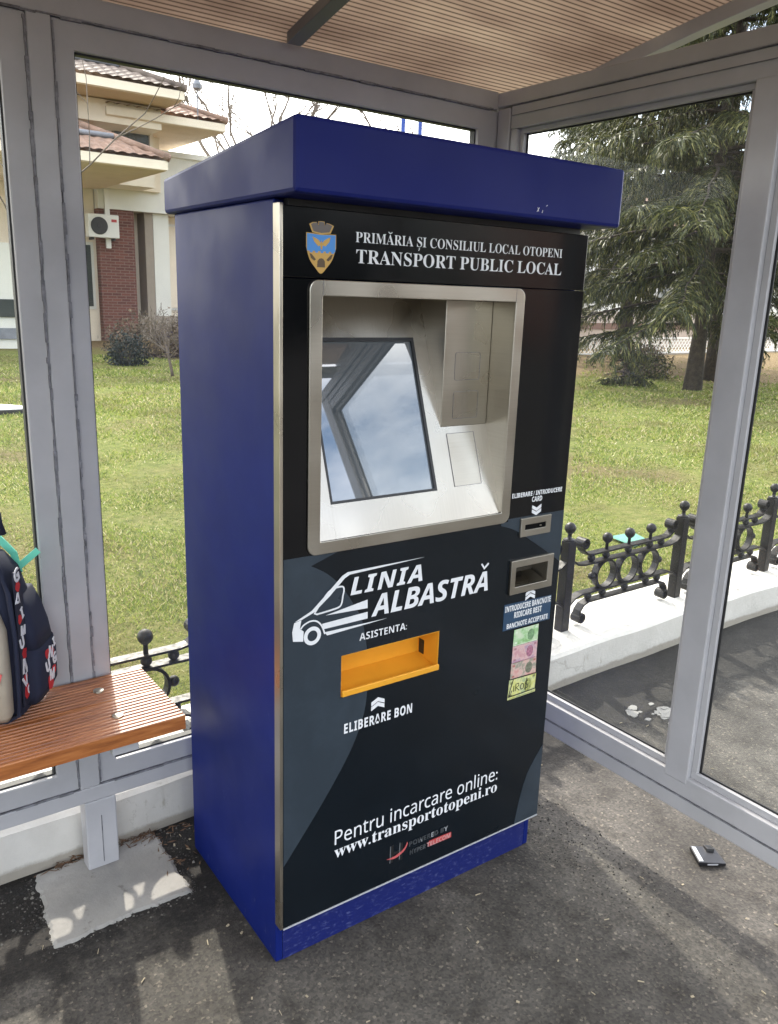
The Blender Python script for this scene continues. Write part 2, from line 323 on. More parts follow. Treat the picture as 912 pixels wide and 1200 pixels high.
def holed(mb, x0, x1, z0, z1, holes, y0, y1):       # slab in x,z with rectangular openings
    xs = sorted({x0, x1, *[h[0] for h in holes], *[h[1] for h in holes]}); zs = sorted({z0, z1, *[h[2] for h in holes], *[h[3] for h in holes]})
    xs = [x for x in xs if x0 <= x <= x1]; zs = [z for z in zs if z0 <= z <= z1]
    nx, nz = len(xs), len(zs); idx = lambda i, j, k: (k * nz + j) * nx + i
    v = [(x, y, z) for y in (y0, y1) for z in zs for x in xs]; f = []
    solid = lambda i, j: 0 <= i < nx - 1 and 0 <= j < nz - 1 and not any(h[0] - 1e-6 <= xs[i] and xs[i + 1] <= h[1] + 1e-6 and h[2] - 1e-6 <= zs[j] and zs[j + 1] <= h[3] + 1e-6 for h in holes)
    for i in range(nx - 1):
        for j in range(nz - 1):
            if not solid(i, j): continue
            f.append((idx(i, j, 0), idx(i + 1, j, 0), idx(i + 1, j + 1, 0), idx(i, j + 1, 0))); f.append((idx(i, j, 1), idx(i, j + 1, 1), idx(i + 1, j + 1, 1), idx(i + 1, j, 1)))
            if not solid(i - 1, j): f.append((idx(i, j, 0), idx(i, j + 1, 0), idx(i, j + 1, 1), idx(i, j, 1)))
            if not solid(i + 1, j): f.append((idx(i + 1, j, 0), idx(i + 1, j, 1), idx(i + 1, j + 1, 1), idx(i + 1, j + 1, 0)))
            if not solid(i, j - 1): f.append((idx(i, j, 0), idx(i, j, 1), idx(i + 1, j, 1), idx(i + 1, j, 0)))
            if not solid(i, j + 1): f.append((idx(i, j + 1, 0), idx(i + 1, j + 1, 0), idx(i + 1, j + 1, 1), idx(i, j + 1, 1)))
    return mb.add(v, f)
_txt = {}
def text_mesh(s, off=0, space=1):
    cu = bpy.data.curves.new('lettering', 'FONT'); cu.body = s; cu.size = 1; cu.offset = off; cu.resolution_u = 4; cu.space_character = space
    o = bpy.data.objects.new('lettering', cu); C.objects.link(o); dg = bpy.context.evaluated_depsgraph_get()
    me = bpy.data.meshes.new_from_object(o.evaluated_get(dg)); bpy.data.objects.remove(o); bpy.data.curves.remove(cu); me.materials.clear(); me.polygons.foreach_set('use_smooth', [False] * len(me.polygons)); return me
def serif(s): return ''.join(chr(0x1D400 + ord(c) - 65) if 'A' <= c <= 'Z' else chr(0x1D41A + ord(c) - 97) if 'a' <= c <= 'z' else c for c in s)
def sans(s): return ''.join(chr(0x1D5A0 + ord(c) - 65) if 'A' <= c <= 'Z' else chr(0x1D5BA + ord(c) - 97) if 'a' <= c <= 'z' else c for c in s)
def sansb(s): return ''.join(chr(0x1D5D4 + ord(c) - 65) if 'A' <= c <= 'Z' else chr(0x1D5EE + ord(c) - 97) if 'a' <= c <= 'z' else c for c in s)
def sansbi(s): return ''.join(chr(0x1D63C + ord(c) - 65) if 'A' <= c <= 'Z' else c for c in s)
def capheight(fn, off):
    k = (fn, off)
    if k not in _txt:
        me = text_mesh(fn('H'), off); ys = [v.co.y for v in me.vertices]; _txt[k] = (min(ys), max(ys)); bpy.data.meshes.remove(me)
    return _txt[k]
def lettering(s, fn, x0, x1, zb, zc, y, m, parent, off=0, space=1, name='lettering', thick=.0002, extra=None, shear=0):
    me = text_mesh(fn(s), off, space); n = len(me.vertices); co = np.empty(n * 3, np.float32); me.vertices.foreach_get('co', co); co = co.reshape(-1, 3)
    y0, y1 = capheight(fn, off); a, b = co[:, 0].min(), co[:, 0].max()
    X = x0 + (co[:, 0] - a) / (b - a) * (x1 - x0); Zr = (co[:, 1] - y0) / (y1 - y0); Zz = zb + Zr * (zc - zb); X = X + shear * (Zz - zb)
    par = list(range(n))
    def find(i):
        while par[i] != i: par[i] = par[par[i]]; i = par[i]
        return i
    for e in me.edges:
        a_, b_ = find(e.vertices[0]), find(e.vertices[1])
        if a_ != b_: par[a_] = b_
    roots = {}
    for i in range(n): roots.setdefault(find(i), []).append(X[i])
    order = {k: j for j, k in enumerate(sorted(roots, key=lambda k: min(roots[k])))}
    Yv = np.array([y - .00022 * (order[find(i)] % 3) for i in range(n)])
    me.vertices.foreach_set('co', np.stack([X, Yv, Zz], 1).astype(np.float32).ravel()); me.update(); me.materials.append(m)
    o = finish(name, me, parent); md = o.modifiers.new('thickness', 'SOLIDIFY'); md.thickness = thick; md.offset = 0
    return o

exec_order = []
# ------------------------------------------------------------------ ground, lawn
g = MB(); g.add([(-300, -300, 0), (300, -300, 0), (300, 300, 0), (-300, 300, 0)], [(0, 1, 2, 3)])
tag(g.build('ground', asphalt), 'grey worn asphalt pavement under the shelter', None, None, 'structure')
nx_, ny_ = 90, 70
xs = np.linspace(-14, 60, nx_); ys = np.linspace(.985, 48, ny_) ; gx, gy = np.meshgrid(xs, ys)
gz = .05 + .03 * np.sin(gx * .9 + 1) * np.sin(gy * .7) * np.clip((gy - 1) / 3, 0, 1)
Vv = np.stack([gx.ravel(), gy.ravel(), gz.ravel()], 1); ii = np.arange(nx_ * ny_).reshape(ny_, nx_)
Ff = np.stack([ii[:-1, :-1].ravel(), ii[:-1, 1:].ravel(), ii[1:, 1:].ravel(), ii[1:, :-1].ravel()], 1)
tag(np_mesh('lawn', Vv, Ff, lawn_m, None, True), 'sunlit lawn of short winter grass behind the low wall', None, None, 'structure')

# ------------------------------------------------------------------ bus shelter
YB, XR = .538, 1.018
sh = tag(thing('bus_shelter', (0, YB, 0)), 'grey metal bus shelter with glass walls and ribbed brown plastic roof', 'bus shelter')
def part(mb, name, m, parent=None, bevel=0, smooth=False, base=None, label=None):
    parent = parent or sh
    o = mb.build(name, m, None, bevel, smooth); o.parent = parent
    o.matrix_parent_inverse = Matrix.Translation(-Vector(parent.location)) if parent.rotation_euler.z == 0 else Matrix()
    if label: o['label'] = label
    return o
XL = -2.05
T = .05
part(MB().box(XL, XR + .05, YB, YB + T, .207, .2495), 'rail', grey_paint, bevel=.003)
part(MB().box(XL, XR + .001, YB, YB + T, 2.0305, 2.078), 'rail', grey_paint, bevel=.003)
part(MB().box(-.272, -.222, YB, YB + T, .250, 2.030), 'post', grey_paint, bevel=.003)
part(MB().box(-.265, -.184, YB + .001, YB + T, -.02, .2065), 'post_foot', grey_paint, bevel=.004)
part(MB().box(-.2255, -.2235, YB - .0005, YB + .003, .02, .16), 'weld_line', sealant)
def frame_xz(x0, x1, z0, z1, bl, br, bb, bt, y0, y1):
    m = MB(); holed(m, x0, x1, z0, z1, [(x0 + bl, x1 - br, z0 + bb, z1 - bt)], y0, y1); return m
part(frame_xz(-.2215, XR + .049, .2525, 2.0275, .0435, .1165, .0545, .0555, YB + .004, YB + .044), 'panel_frame', grey_paint, bevel=.003)
part(frame_xz(XL + .05, -.2725, .2525, 2.0275, .05, .0525, .0545, .0555, YB + .004, YB + .044), 'panel_frame', grey_paint, bevel=.003)
for a, b in ((-.178, .9505), (XL + .1, -.325)):
    part(frame_xz(a, b, .307, 1.972, .004, .004, .004, .004, YB + .016, YB + .036), 'gasket', rubber)
    part(MB().box(a + .002, b - .002, YB + .022, YB + .030, .309, 1.970), 'glass_pane', pane_glass)
# sealant seams of the back wall
for x in (-.2745, -.2205):
    m = MB(); z = .26
    while z < 2.02:
        h = random.uniform(.012, .05); a, b = random.uniform(.0006, .0042), random.uniform(.0006, .0042); m.box(x - a, x + b, YB - random.uniform(.0004, .0022), YB + .006, z, min(z + h, 2.02)); z += h
    part(m, 'sealant_seam', sealant)
for z, a, b in ((.2510, -.22, .99), (.2510, XL + .05, -.275), (2.029, XL + .05, 1.0)):
    m = MB(); x = a
    while x < b:
        h = random.uniform(.012, .06); c, d = random.uniform(.0006, .0036), random.uniform(.0006, .0036); m.box(x, min(x + h, b), YB - random.uniform(.0004, .0020), YB + .006, z - c, z + d); x += h
    part(m, 'sealant_seam', sealant)
# side walls
def side_wall(xi, sgn):
    f = lambda a, b: (min(xi + sgn * a, xi + sgn * b), max(xi + sgn * a, xi + sgn * b))
    x0, x1 = f(0, .05); YE = -1.27
    part(MB().box(*f(-.0, .05), YB - .052, YB - .002, .25, 2.03) if sgn > 0 else MB().box(x0, x1, YB - .05, YB - .002, .25, 2.03), 'corner_post', grey_paint, bevel=.003)
    part(MB().box(x0, x1, YE, YB - .0005, .2071, .2485), 'rail', grey_paint, bevel=.003)
    part(MB().box(x0, x1, YE, YB + T, 2.0355, 2.0745), 'rail', grey_paint, bevel=.003)
    a, b = f(.003, .045); c, d = f(.0045, .0435)
    m = MB(); m.box(a, b, YE + .05, YB - .055, .251, .3070); m.box(a, b, YE + .05, YB - .055, 1.972, 2.0332)
    m.box(c, d, YB - .080, YB - .055, .3072, 1.9718)
    part(m, 'panel_frame', grey_paint, bevel=.003)
    part(MB().box(*f(.001, .046), -.341, -.273, .290, 1.9735), 'mullion', grey_paint, bevel=.003)
    part(MB().box(*f(.001, .051), YE, YE + .055, -.02, 2.034), 'post', grey_paint, bevel=.003)
    for p, q in ((-.273, .458), (YE + .055, -.341)):
        bd = MB(); bz = f(.018, .030)
        for (u, v, ww, zz) in ((p, q, .307, .325), (p, q, 1.958, 1.972), (p, p + .016, .325, 1.958), (q - .016, q, .325, 1.958)): bd.box(*bz, u, v, ww, zz)
        part(bd, 'glazing_bead', grey_paint, bevel=.0015)
        gk = MB(); gz_ = f(.0305, .034)
        for (u, v, ww, zz) in ((p + .001, q - .001, .312, .329), (p + .001, q - .001, 1.954, 1.970), (p + .001, p + .021, .329, 1.954), (q - .021, q - .001, .329, 1.954)): gk.box(*gz_, u, v, ww, zz)
        part(gk, 'gasket', rubber)
        part(MB().box(*f(.0345, .0415), p, q, .310, 1.971), 'glass_pane', pane_glass)
    s = f(-.001, .006)
    for z in (.2497, 2.0343): part(MB().box(*s, YE + .06, YB - .06, z - .0010, z + .0010), 'sealant_seam', sealant)
    part(MB().box(*f(-.0006, .004), YE + .06, YB - .06, 2.0065, 2.0080), 'seam', sealant)
side_wall(XR, 1); side_wall(XL, -1)
# vaulted roof
def roof_z(y): return 2.259 - (y + .90) ** 2 / (2 * 5.75) - .0
RY0, RY1 = -1.30, .66
ny = 24; ry = [RY0 + (RY1 - RY0) * i / ny for i in range(ny + 1)]
def arch(mb, x0, x1, ztop, zbot, ys):
    v = []; f = []; n = len(ys)
    for y in ys:
        z = roof_z(y); v += [(x0, y, z + zbot), (x1, y, z + zbot), (x1, y, z + ztop), (x0, y, z + ztop)]
    for i in range(n - 1):
        for k in range(4): f.append((4 * i + k, 4 * i + (k + 1) % 4, 4 * i + 4 + (k + 1) % 4, 4 * i + 4 + k))
    f += [(3, 2, 1, 0), (4 * n - 4, 4 * n - 3, 4 * n - 2, 4 * n - 1)]
    return mb.add(v, f)
XO = 1.205
for a, b in ((XL - .18, -.9), (-.898, .32), (.322, XO - .004)):
    part(arch(MB(), a, b, .010, 0, ry), 'roof_sheet', poly, smooth=False)
for x in (XL - .185, -.92, .300, XO - .03):
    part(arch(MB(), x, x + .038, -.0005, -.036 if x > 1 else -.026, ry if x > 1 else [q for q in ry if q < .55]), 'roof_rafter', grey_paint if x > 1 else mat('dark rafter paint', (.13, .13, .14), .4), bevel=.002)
part(arch(MB(), XO - .0035, XO + .009, .013, -.002, ry), 'roof_edge_trim', mat('pale trim', (.55, .53, .5), .4))
for y in (RY0 + .02, RY1 - .04):
    z = roof_z(y) - .0365
    part(MB().box(XL - .18, XO, y - .02, y + .02, z - .036, z), 'roof_purlin', grey_paint, bevel=.002)
for x in (XL + .02, .31, 1.03):
    pass

# ------------------------------------------------------------------ bench
bn = tag(thing('bench', (-1.0, .38, .55)), 'ribbed varnished wooden bench seat fixed to the shelter post', 'bench')
def plank(y0, y1, zt=.557, x0=-1.95, x1=-.1066, th=.034):
    n = int(round((y1 - y0) / .0135)); pitch = (y1 - y0) / n; pr = [(y0, zt - th)]
    pr.append((y0, zt - .002))
    for i in range(n):
        a = y0 + i * pitch; pr += [(a + .0015, zt), (a + pitch - .0055, zt), (a + pitch - .0042, zt - .0045), (a + pitch - .0012, zt - .0045)] if i < n - 1 else [(a + .0015, zt), (a + pitch - .0015, zt)]
    pr += [(y1, zt - .002), (y1, zt - th)]
    m = MB(); k = len(pr); v = [(x0, y, z) for y, z in pr] + [(x1, y, z) for y, z in pr]
    m.add(v, [tuple(range(k - 1, -1, -1)), tuple(range(k, 2 * k))] + [(i, (i + 1) % k, (i + 1) % k + k, i + k) for i in range(k)])
    return m
part(plank(.232, .3865), 'slat', wood, bn); part(plank(.3895, .528), 'slat', wood, bn)
for bx_ in (-.236, -1.2):
    for y in (.309, .451):
        part(MB().lathe([(.013, 0), (.0125, .003), (.006, .0045), (.001, .0046)], (bx_, y, .5572), 14), 'bolt', steel, bn, smooth=False)
    m = MB().box(bx_ - .03, bx_ + .03, .262, YB - .001, .487, .5225)
    part(m, 'bracket', grey_paint, bn, bevel=.002)

# ------------------------------------------------------------------ low wall, concrete pad
WY = .618
m = MB(); n = 160; x0, x1 = -7, 14; v = []; f = []
prof = [(WY, -.02), (WY - .002, .05), (WY, .137), (WY + .012, .149), (1.0, .149), (1.0, -.02)]
for i in range(n + 1):
    x = x0 + (x1 - x0) * i / n; j = .004 * math.sin(x * 3.1) + .003 * math.sin(x * 11)
    for k, (y, z) in enumerate(prof): v.append((x, y + (j if k < 4 else 0), z + (j * .5 if 2 <= k <= 4 else 0)))
K = len(prof)
for i in range(n):
    for k in range(K - 1): f.append((i * K + k, (i + 1) * K + k, (i + 1) * K + k + 1, i * K + k + 1))
f += [tuple(range(K)), tuple(n * K + k for k in reversed(range(K)))]
m.add(v, f); tag(m.build('low_wall', white_conc), 'whitewashed low concrete wall carrying the iron fence behind the shelter', 'wall')
pad = [(-.385, .606), (-.396, .55), (-.393, .50), (-.404, .44), (-.402, .39), (-.412, .345), (-.408, .318), (-.36, .315), (-.31, .326), (-.26, .323), (-.21, .330), (-.16, .322), (-.11, .325), (-.068, .320), (-.062, .36), (-.068, .41), (-.060, .47), (-.066, .52), (-.060, .57), (-.068, .614)]
pp = []
for i in range(len(pad)):
    a = Vector(pad[i]); b = Vector(pad[(i + 1) % len(pad)])
    for k in range(6):
        q = a.lerp(b, k / 6); pp.append((q.x + random.uniform(-.003, .003), q.y + random.uniform(-.003, .003)))
m = MB(); n = len(pp); cx, cy = -.23, .46
v = [(x, y, -.004) for x, y in pp] + [(x, y, -.001) for x, y in pp] + [(cx + (x - cx) * .94, cy + (y - cy) * .94, .0055) for x, y in pp] + [(cx + (x - cx) * .5, cy + (y - cy) * .5, .0075) for x, y in pp] + [(cx, cy, .008)]
f = [(r * n + i, r * n + (i + 1) % n, (r + 1) * n + (i + 1) % n, (r + 1) * n + i) for r in range(3) for i in range(n)] + [(3 * n + i, 3 * n + (i + 1) % n, 4 * n) for i in range(n)]
m.add(v, f); tag(m.build('concrete_pad', pad_conc), 'rough pale concrete footing poured around the shelter post under the bench', 'concrete footing')

# ------------------------------------------------------------------ iron fence
FY = .785
fe = tag(thing('iron_fence', (1.0, FY, .149)), 'black wrought iron fence with rings and ball finials on the low wall', 'fence')
PITCH = .778; first = 1.785 - 5 * PITCH
for i in range(14):
    px = first + i * PITCH
    if i % 1 == 0:
        part(MB().box(px - .0225, px + .0225, FY - .0225, FY + .0225, .148, .545), 'post', iron, fe, bevel=.003)
        part(MB().lathe([(.026, 0), (.026, .006), (.010, .009), (.008, .028), (.013, .033)], (px, FY, .545), 12), 'post_cap', iron, fe, smooth=True)
        part(MB().ball((px, FY, .599), .024), 'ball_finial', iron, fe, smooth=True)
    if i == 13: break
    a, b = px + .022, px + PITCH - .022
    def curl(cx, cz, r, a0, a1, n=9): return [(cx + r * math.cos(a0 + (a1 - a0) * k / n), cz + r * math.sin(a0 + (a1 - a0) * k / n)) for k in range(n + 1)]
    top = [(a + .045, .520), (a + .062, .490), (a + .085, .472), (a + .115, .467)] + [(b - .115, .467), (b - .085, .472), (b - .062, .490), (b - .045, .520)]
    up2 = [(a, .455), (a + .03, .435), (a + .07, .427), (b - .07, .427), (b - .03, .435), (b, .455)]
    lo1 = [(a, .262), (a + .03, .284), (a + .07, .295), (b - .07, .295), (b - .03, .284), (b, .262)]
    lo2 = [(a + .060, .185), (a + .070, .220), (a + .09, .243), (a + .12, .253), (b - .12, .253), (b - .09, .243), (b - .070, .220), (b - .060, .185)]
    for nm, pts in (('rail', top), ('rail', up2), ('rail', lo1), ('rail', lo2)):
        part(MB().strip(pts, .038, .0075), nm, iron, fe)
    for cx, cz, in ((a + .062, .522), (b - .062, .522), (a + .078, .186), (b - .078, .186)):
        part(MB().strip(curl(cx, cz, .019, 0, 2 * math.pi, 14), .046, .0085), 'scroll', iron, fe)
    xr_ = [px + .245, px + .395, px + .545]
    for x in xr_:
        part(MB().strip(curl(x, .361, .0625, 0, 2 * math.pi, 28), .032, .009), 'ring', iron, fe)
        part(MB().lathe([(.008, .0), (.007, .03), (.012, .036)], (x, FY, .467), 10).ball((x, FY, .522), .023), 'ball_finial', iron, fe, smooth=True)
    spots = [(x, z, .0175) for x in xr_ + [px + .15, px + PITCH - .15] for z in (.447, .274)] + [(xr_[0] - .081, .361, .017), (xr_[2] + .081, .361, .017), (xr_[0] + .075, .361, .012), (xr_[1] + .075, .361, .012)]
    if i in (2, 5, 6, 7):
        for x, z, r_ in spots: part(MB().ball((x, FY, z), r_, 10), 'spacer_ball', iron, fe, smooth=True)
    else:
        bl = MB()
        for x, z, r_ in spots: bl.ball((x, FY, z), r_, 10)
        part(bl, 'spacer_balls', iron, fe, smooth=True)['kind'] = 'stuff'
for o in fe.children:       # strips are built round y = 0
    if o.name.split('.')[0] in ('rail', 'scroll', 'ring'):
        for vtx in o.data.vertices: vtx.co.y += FY
# ------------------------------------------------------------------ ticket machine
KW, KD, ZD, ZT, ZC = .80, .488, .1093, 1.6485, 1.6617
ki = tag(thing('ticket_machine', (0, 0, 0), -0.0142864), 'tall dark blue ticket vending machine with a sloping touchscreen in a steel bezel', 'ticket machine')
def kp(mb, name, m, bevel=0, smooth=False, parent=None, label=None):
    o = mb.build(name, m, parent or ki, bevel, smooth)
    if label: o['label'] = label
    return o
b = MB(); b.box(0, .018, 0, KD, 0, ZC - .001); b.box(KW - .018, KW, 0, KD, 0, ZC - .001); b.box(.0181, KW - .0181, KD - .018, KD - .0005, 0, ZC - .001); b.box(.0181, KW - .0181, .0005, KD - .0185, ZC - .03, ZC - .002)
kp(b, 'body', blue, .003)
kp(MB().box(.0002, KW - .0002, .0008, .018, 0, ZD - .0012) if False else MB().box(.0181, KW - .0181, .0003, .018, 0, ZD - .001), 'plinth', blue_scuff)
capv = lambda x0, x1, y0, y1, zb, zf, zk: MB().hexa([(x0, y0, zb), (x1, y0, zb), (x1, y1, zb), (x0, y1, zb)], [(x0, y0, zf), (x1, y0, zf), (x1, y1, zk), (x0, y1, zk)])
kp(capv(-.0133, KW + .015, -.1053, KD + .030, ZC, 1.7858, 1.737), 'cap', blue_cap, .008)
kp(MB().box(.02, KW - .02, -.019, .0, ZT + .001, ZC - .0005), 'cap_gap_shade', black_plastic)  # black strip fills the gap, standing in for the shade under the cap
sx = MB()
for (x, z, l, a) in ((.551, 1.676, .010, .9), (.556, 1.677, .008, 2.0), (.577, 1.689, .004, .4), (.566, 1.675, .005, 1.2)):
    dx, dz = l * math.cos(a), l * math.sin(a); sx.prism([(x, z), (x + .0014, z - .0006), (x + dx + .001, z + dz), (x + dx, z + dz + .0008)], -.1059, -.1053)
kp(sx, 'paint_scratches', white_print)
HOLES = [(.0818, .5882, 1.0058, 1.4982), (.1461, .4164, .6454, .7444), (.6394, .7551, .8084, .8666), (.6632, .7365, .9552, .9703)]
m = MB(); holed(m, .0055, KW + .002, ZD, 1.5232, HOLES, -.025, -.001); kp(m, 'front_panel', black_film)
m = MB(); holed(m, .0055, KW + .002, 1.5252, ZT, [], -.025, -.001); kp(m, 'header_panel', black_film, .001)
kp(MB().box(-.0022, .0052, -.0262, -.0008, ZD - .001, ZT + .004), 'edge_strip', brushed('edge steel', (.55, .50, .42), .3, (90, 90, 2)), .0012)
kp(MB().box(.006, KW + .003, -.0263, -.001, ZD - .0042, ZD - .0008), 'bottom_trim', mat('pale edge', (.42, .43, .45), .45))
m = MB(); holed(m, .006, KW + .0015, ZD + .001, .9835, HOLES, -.0254, -.0250); kp(m, 'panel_film', navy_film)
YG = -.0260
def gfx(name, pts, m, layer=0, parent=None): return kp(MB().prism(pts, YG - .0004 - layer * .0005, YG + .0005 - layer * .0005), name, m, parent=parent)
def smooth_curve(pts, k=5):
    out = []
    P_ = [Vector(p) for p in pts]
    for i in range(len(P_) - 1):
        a, b_, c, d = P_[max(i - 1, 0)], P_[i], P_[i + 1], P_[min(i + 2, len(P_) - 1)]
        for j in range(k):
            t = j / k; q = .5 * ((2 * b_) + (c - a) * t + (2 * a - 5 * b_ + 4 * c - d) * t * t + (-a + 3 * b_ - 3 * c + d) * t ** 3); out.append((q.x, q.y))
    out.append(tuple(pts[-1])); return out
s1 = smooth_curve([(.0069 * 10, .9612), (.109, .937), (.146, .900), (.176, .855), (.197, .8156), (.211, .752), (.2158, .686), (.2145, .63), (.204, .575), (.1715, .501), (.103, .398), (.006, .272)])
def cut(z): # point of the curve at height z
    for a, b_ in zip(s1[:-1], s1[1:]):
        if (a[1] - z) * (b_[1] - z) <= 0 and a[1] != b_[1]: t = (z - a[1]) / (b_[1] - a[1]); return (a[0] + (b_[0] - a[0]) * t, z)
gfx('panel_graphic', [(.006, .9835), (.136, .9835)] + [p for p in s1 if p[1] > .7446] + [cut(.7446), (.006, .7446)], slate_film)
gfx('panel_graphic', [(.006, .7446), (.1460, .7446), (.1460, .6452), (.006, .6452)], slate_film)
gfx('panel_graphic', [(.006, .6452), cut(.6452)] + [p for p in s1 if p[1] < .6452], slate_film)
gfx('panel_graphic', smooth_curve([(.588, .976), (.6388, .957), (.711, .9135), (.7794, .8688), (KW + .001, .853)]) + [(KW + .001, .9832), (.588, .9832)], slate_film)
kp(MB().prism([(.6098, .9828), (KW + .001, .9828), (KW + .001, .9897), (.6098, .9897)], YG - .0003, YG + .0009), 'panel_graphic', slate_film)
gfx('panel_graphic', smooth_curve([(KW + .001, .328), (.7909, .3157), (.768, .285), (.7463, .248), (.728, .185), (.7145, .1105)]) + [(KW + .001, .1105)], slate_film)
# bezel and recess
def rrect(x0, x1, z0, z1, r, n=7):
    o = []
    for cx, cz, a in ((x1 - r, z1 - r, 0), (x0 + r, z1 - r, 90), (x0 + r, z0 + r, 180), (x1 - r, z0 + r, 270)):
        for k in range(n + 1): t = R(a + 90 * k / n); o.append((cx + r * math.cos(t), cz + r * math.sin(t)))
    return o
def ring(mb, outer, inner, y0, y1):
    n = len(outer); v = [(x, y0, z) for x, z in outer] + [(x, y0, z) for x, z in inner] + [(x, y1, z) for x, z in outer] + [(x, y1, z) for x, z in inner]; f = []
    for i in range(n):
        j = (i + 1) % n
        f += [(i, n + i, n + j, j), (2 * n + i, 2 * n + j, 3 * n + j, 3 * n + i), (i, j, 2 * n + j, 2 * n + i), (n + i, 3 * n + i, 3 * n + j, n + j)]
    return mb.add(v, f)
def clampring(mb, x0, x1, z0, z1, r, i0, i1, k0, k1, y0, y1, ri=.003):
    o = rrect(x0, x1, z0, z1, r); i = rrect(i0, i1, k0, k1, ri); return ring(mb, o, i, y0, y1)
kp(clampring(MB(), .059, .6095, .983, 1.523, .020, .0875, .5825, 1.010, 1.4935, -.0305, -.0254), 'bezel', steel, .0016)
for x in (.0875, .5825): kp(MB().box(x - .0004, x + .0004, -.0308, -.0300, 1.4945, 1.5215), 'bezel_joint', sealant)
th = R(19.1); sn, cs = math.sin(th), math.cos(th)
def tl(x, s, n): return (x, -.0245 + s * sn - n * cs, 1.0095 + s * cs + n * sn)
def tbox(mb, x0, x1, s0, s1, n0, n1): return mb.hexa([tl(x0, s0, n0), tl(x1, s0, n0), tl(x1, s1, n0), tl(x0, s1, n0)], [tl(x0, s0, n1), tl(x1, s0, n1), tl(x1, s1, n1), tl(x0, s1, n1)])
S0, S1 = .0746, .4185
rc = MB()
tbox(rc, .0855, .129, 0, .514, -.004, 0); tbox(rc, .4085, .5845, 0, .514, -.004, 0); tbox(rc, .1292, .4083, 0, S0 - .003, -.004, 0); tbox(rc, .1292, .4083, S1 + .004, .514, -.004, 0)
kp(rc, 'recess_plate', steel_h)
w_ = MB(); w_.box(.5832, .588, -.0252, .16, 1.006, 1.497); w_.box(.082, .0868, -.0252, .16, 1.006, 1.497); w_.box(.0869, .5831, -.0252, .16, 1.4942, 1.498)
kp(w_, 'recess_side', steel)
sc_ = thing('touchscreen'); sc_.parent = ki
fr = MB(); z = 0
for (a, b_, c, d) in ((.129, .4083, S0 - .0028, S0 + .003), (.129, .4083, S1 - .004, S1 + .0038), (.129, .134, S0 + .003, S1 - .004), (.4015, .4083, S0 + .003, S1 - .004)): tbox(fr, a, b_, c, d, -.010, .0008)
kp(fr, 'screen_border', black_plastic, parent=sc_); kp(tbox(MB(), .1335, .402, S0 + .0025, S1 - .0035, -.012, -.0045), 'screen_glass', screen_glass, parent=sc_)
hb = kp(MB().prism([(.446, 1.2115), (.5828, 1.2115), (.5828, 1.4938), (.446, 1.4938)], .045, .15), 'card_reader_housing', steel, .0015)
for z0, z1 in ((1.317, 1.380), (1.229, 1.292)):
    kp(clampring(MB(), .478, .553, z0, z1, .006, .4788, .5522, z0 + .0008, z1 - .0008, .0444, .0452, .005), 'reader_window_outline', sealant, parent=hb)
    kp(MB().prism(rrect(.4795, .5515, z0 + .0015, z1 - .0015, .005), .0446, .0452), 'reader_window', steel_h, parent=hb)
cl = MB(); a0, a1 = .0748, .1985
for (u0, u1, v0, v1) in ((.459, .541, a0, a0 + .0009), (.459, .541, a1 - .0009, a1), (.459, .4599, a0, a1), (.5401, .541, a0, a1)): tbox(cl, u0, u1, v0, v1, .0002, .0009)
kp(cl, 'contactless_pad_outline', sealant); kp(tbox(MB(), .4605, .5395, a0 + .0015, a1 - .0015, .0002, .0007), 'contactless_pad', steel)
# card slot, banknote slot
cf = kp(clampring(MB(), .6497, .7525, .9394, .9863, .0015, .664, .7357, .956, .9695, -.0315, -.0254, .001), 'card_slot', steel, .0012)
kp(MB().box(.6634, .7363, -.0276, -.0008, .9562, .9693), 'slot_mouth', mat('slot black', (.003, .003, .003), .8, spec=.1), parent=cf); kp(MB().box(.716, .722, -.0290, -.0277, .9605, .9630), 'slot_guide', steel, parent=cf)
nf = kp(clampring(MB(), .6263, .772, .794, .8822, .0015, .6427, .7522, .8130, .8636, -.0335, -.0254, .001), 'banknote_slot', steel, .0015)
fn = MB(); fn.hexa([(.6422, -.025, .8085), (.7526, -.025, .8085), (.745, .018, .826), (.652, .018, .826)], [(.6422, -.025, .8125), (.7526, -.025, .8125), (.745, .018, .830), (.652, .018, .830)])
fn.box(.6395, .6424, -.0248, .02, .811, .8645); fn.box(.7525, .755, -.0248, .02, .811, .8645); fn.box(.643, .752, -.0248, .02, .8639, .8665)
kp(fn, 'slot_funnel', steel, parent=nf); kp(MB().box(.643, .752, .0185, .022, .809, .864), 'slot_mouth', mat('dark steel', (.10, .09, .075), .4, metal=.8), parent=nf)
kp(MB().box(.650, .727, .0150, .0183, .840, .8590), 'slot_opening', black_plastic, parent=nf); kp(MB().box(.652, .720, .0075, .0149, .8475, .8500), 'slot_lip', dark_grill, parent=nf)
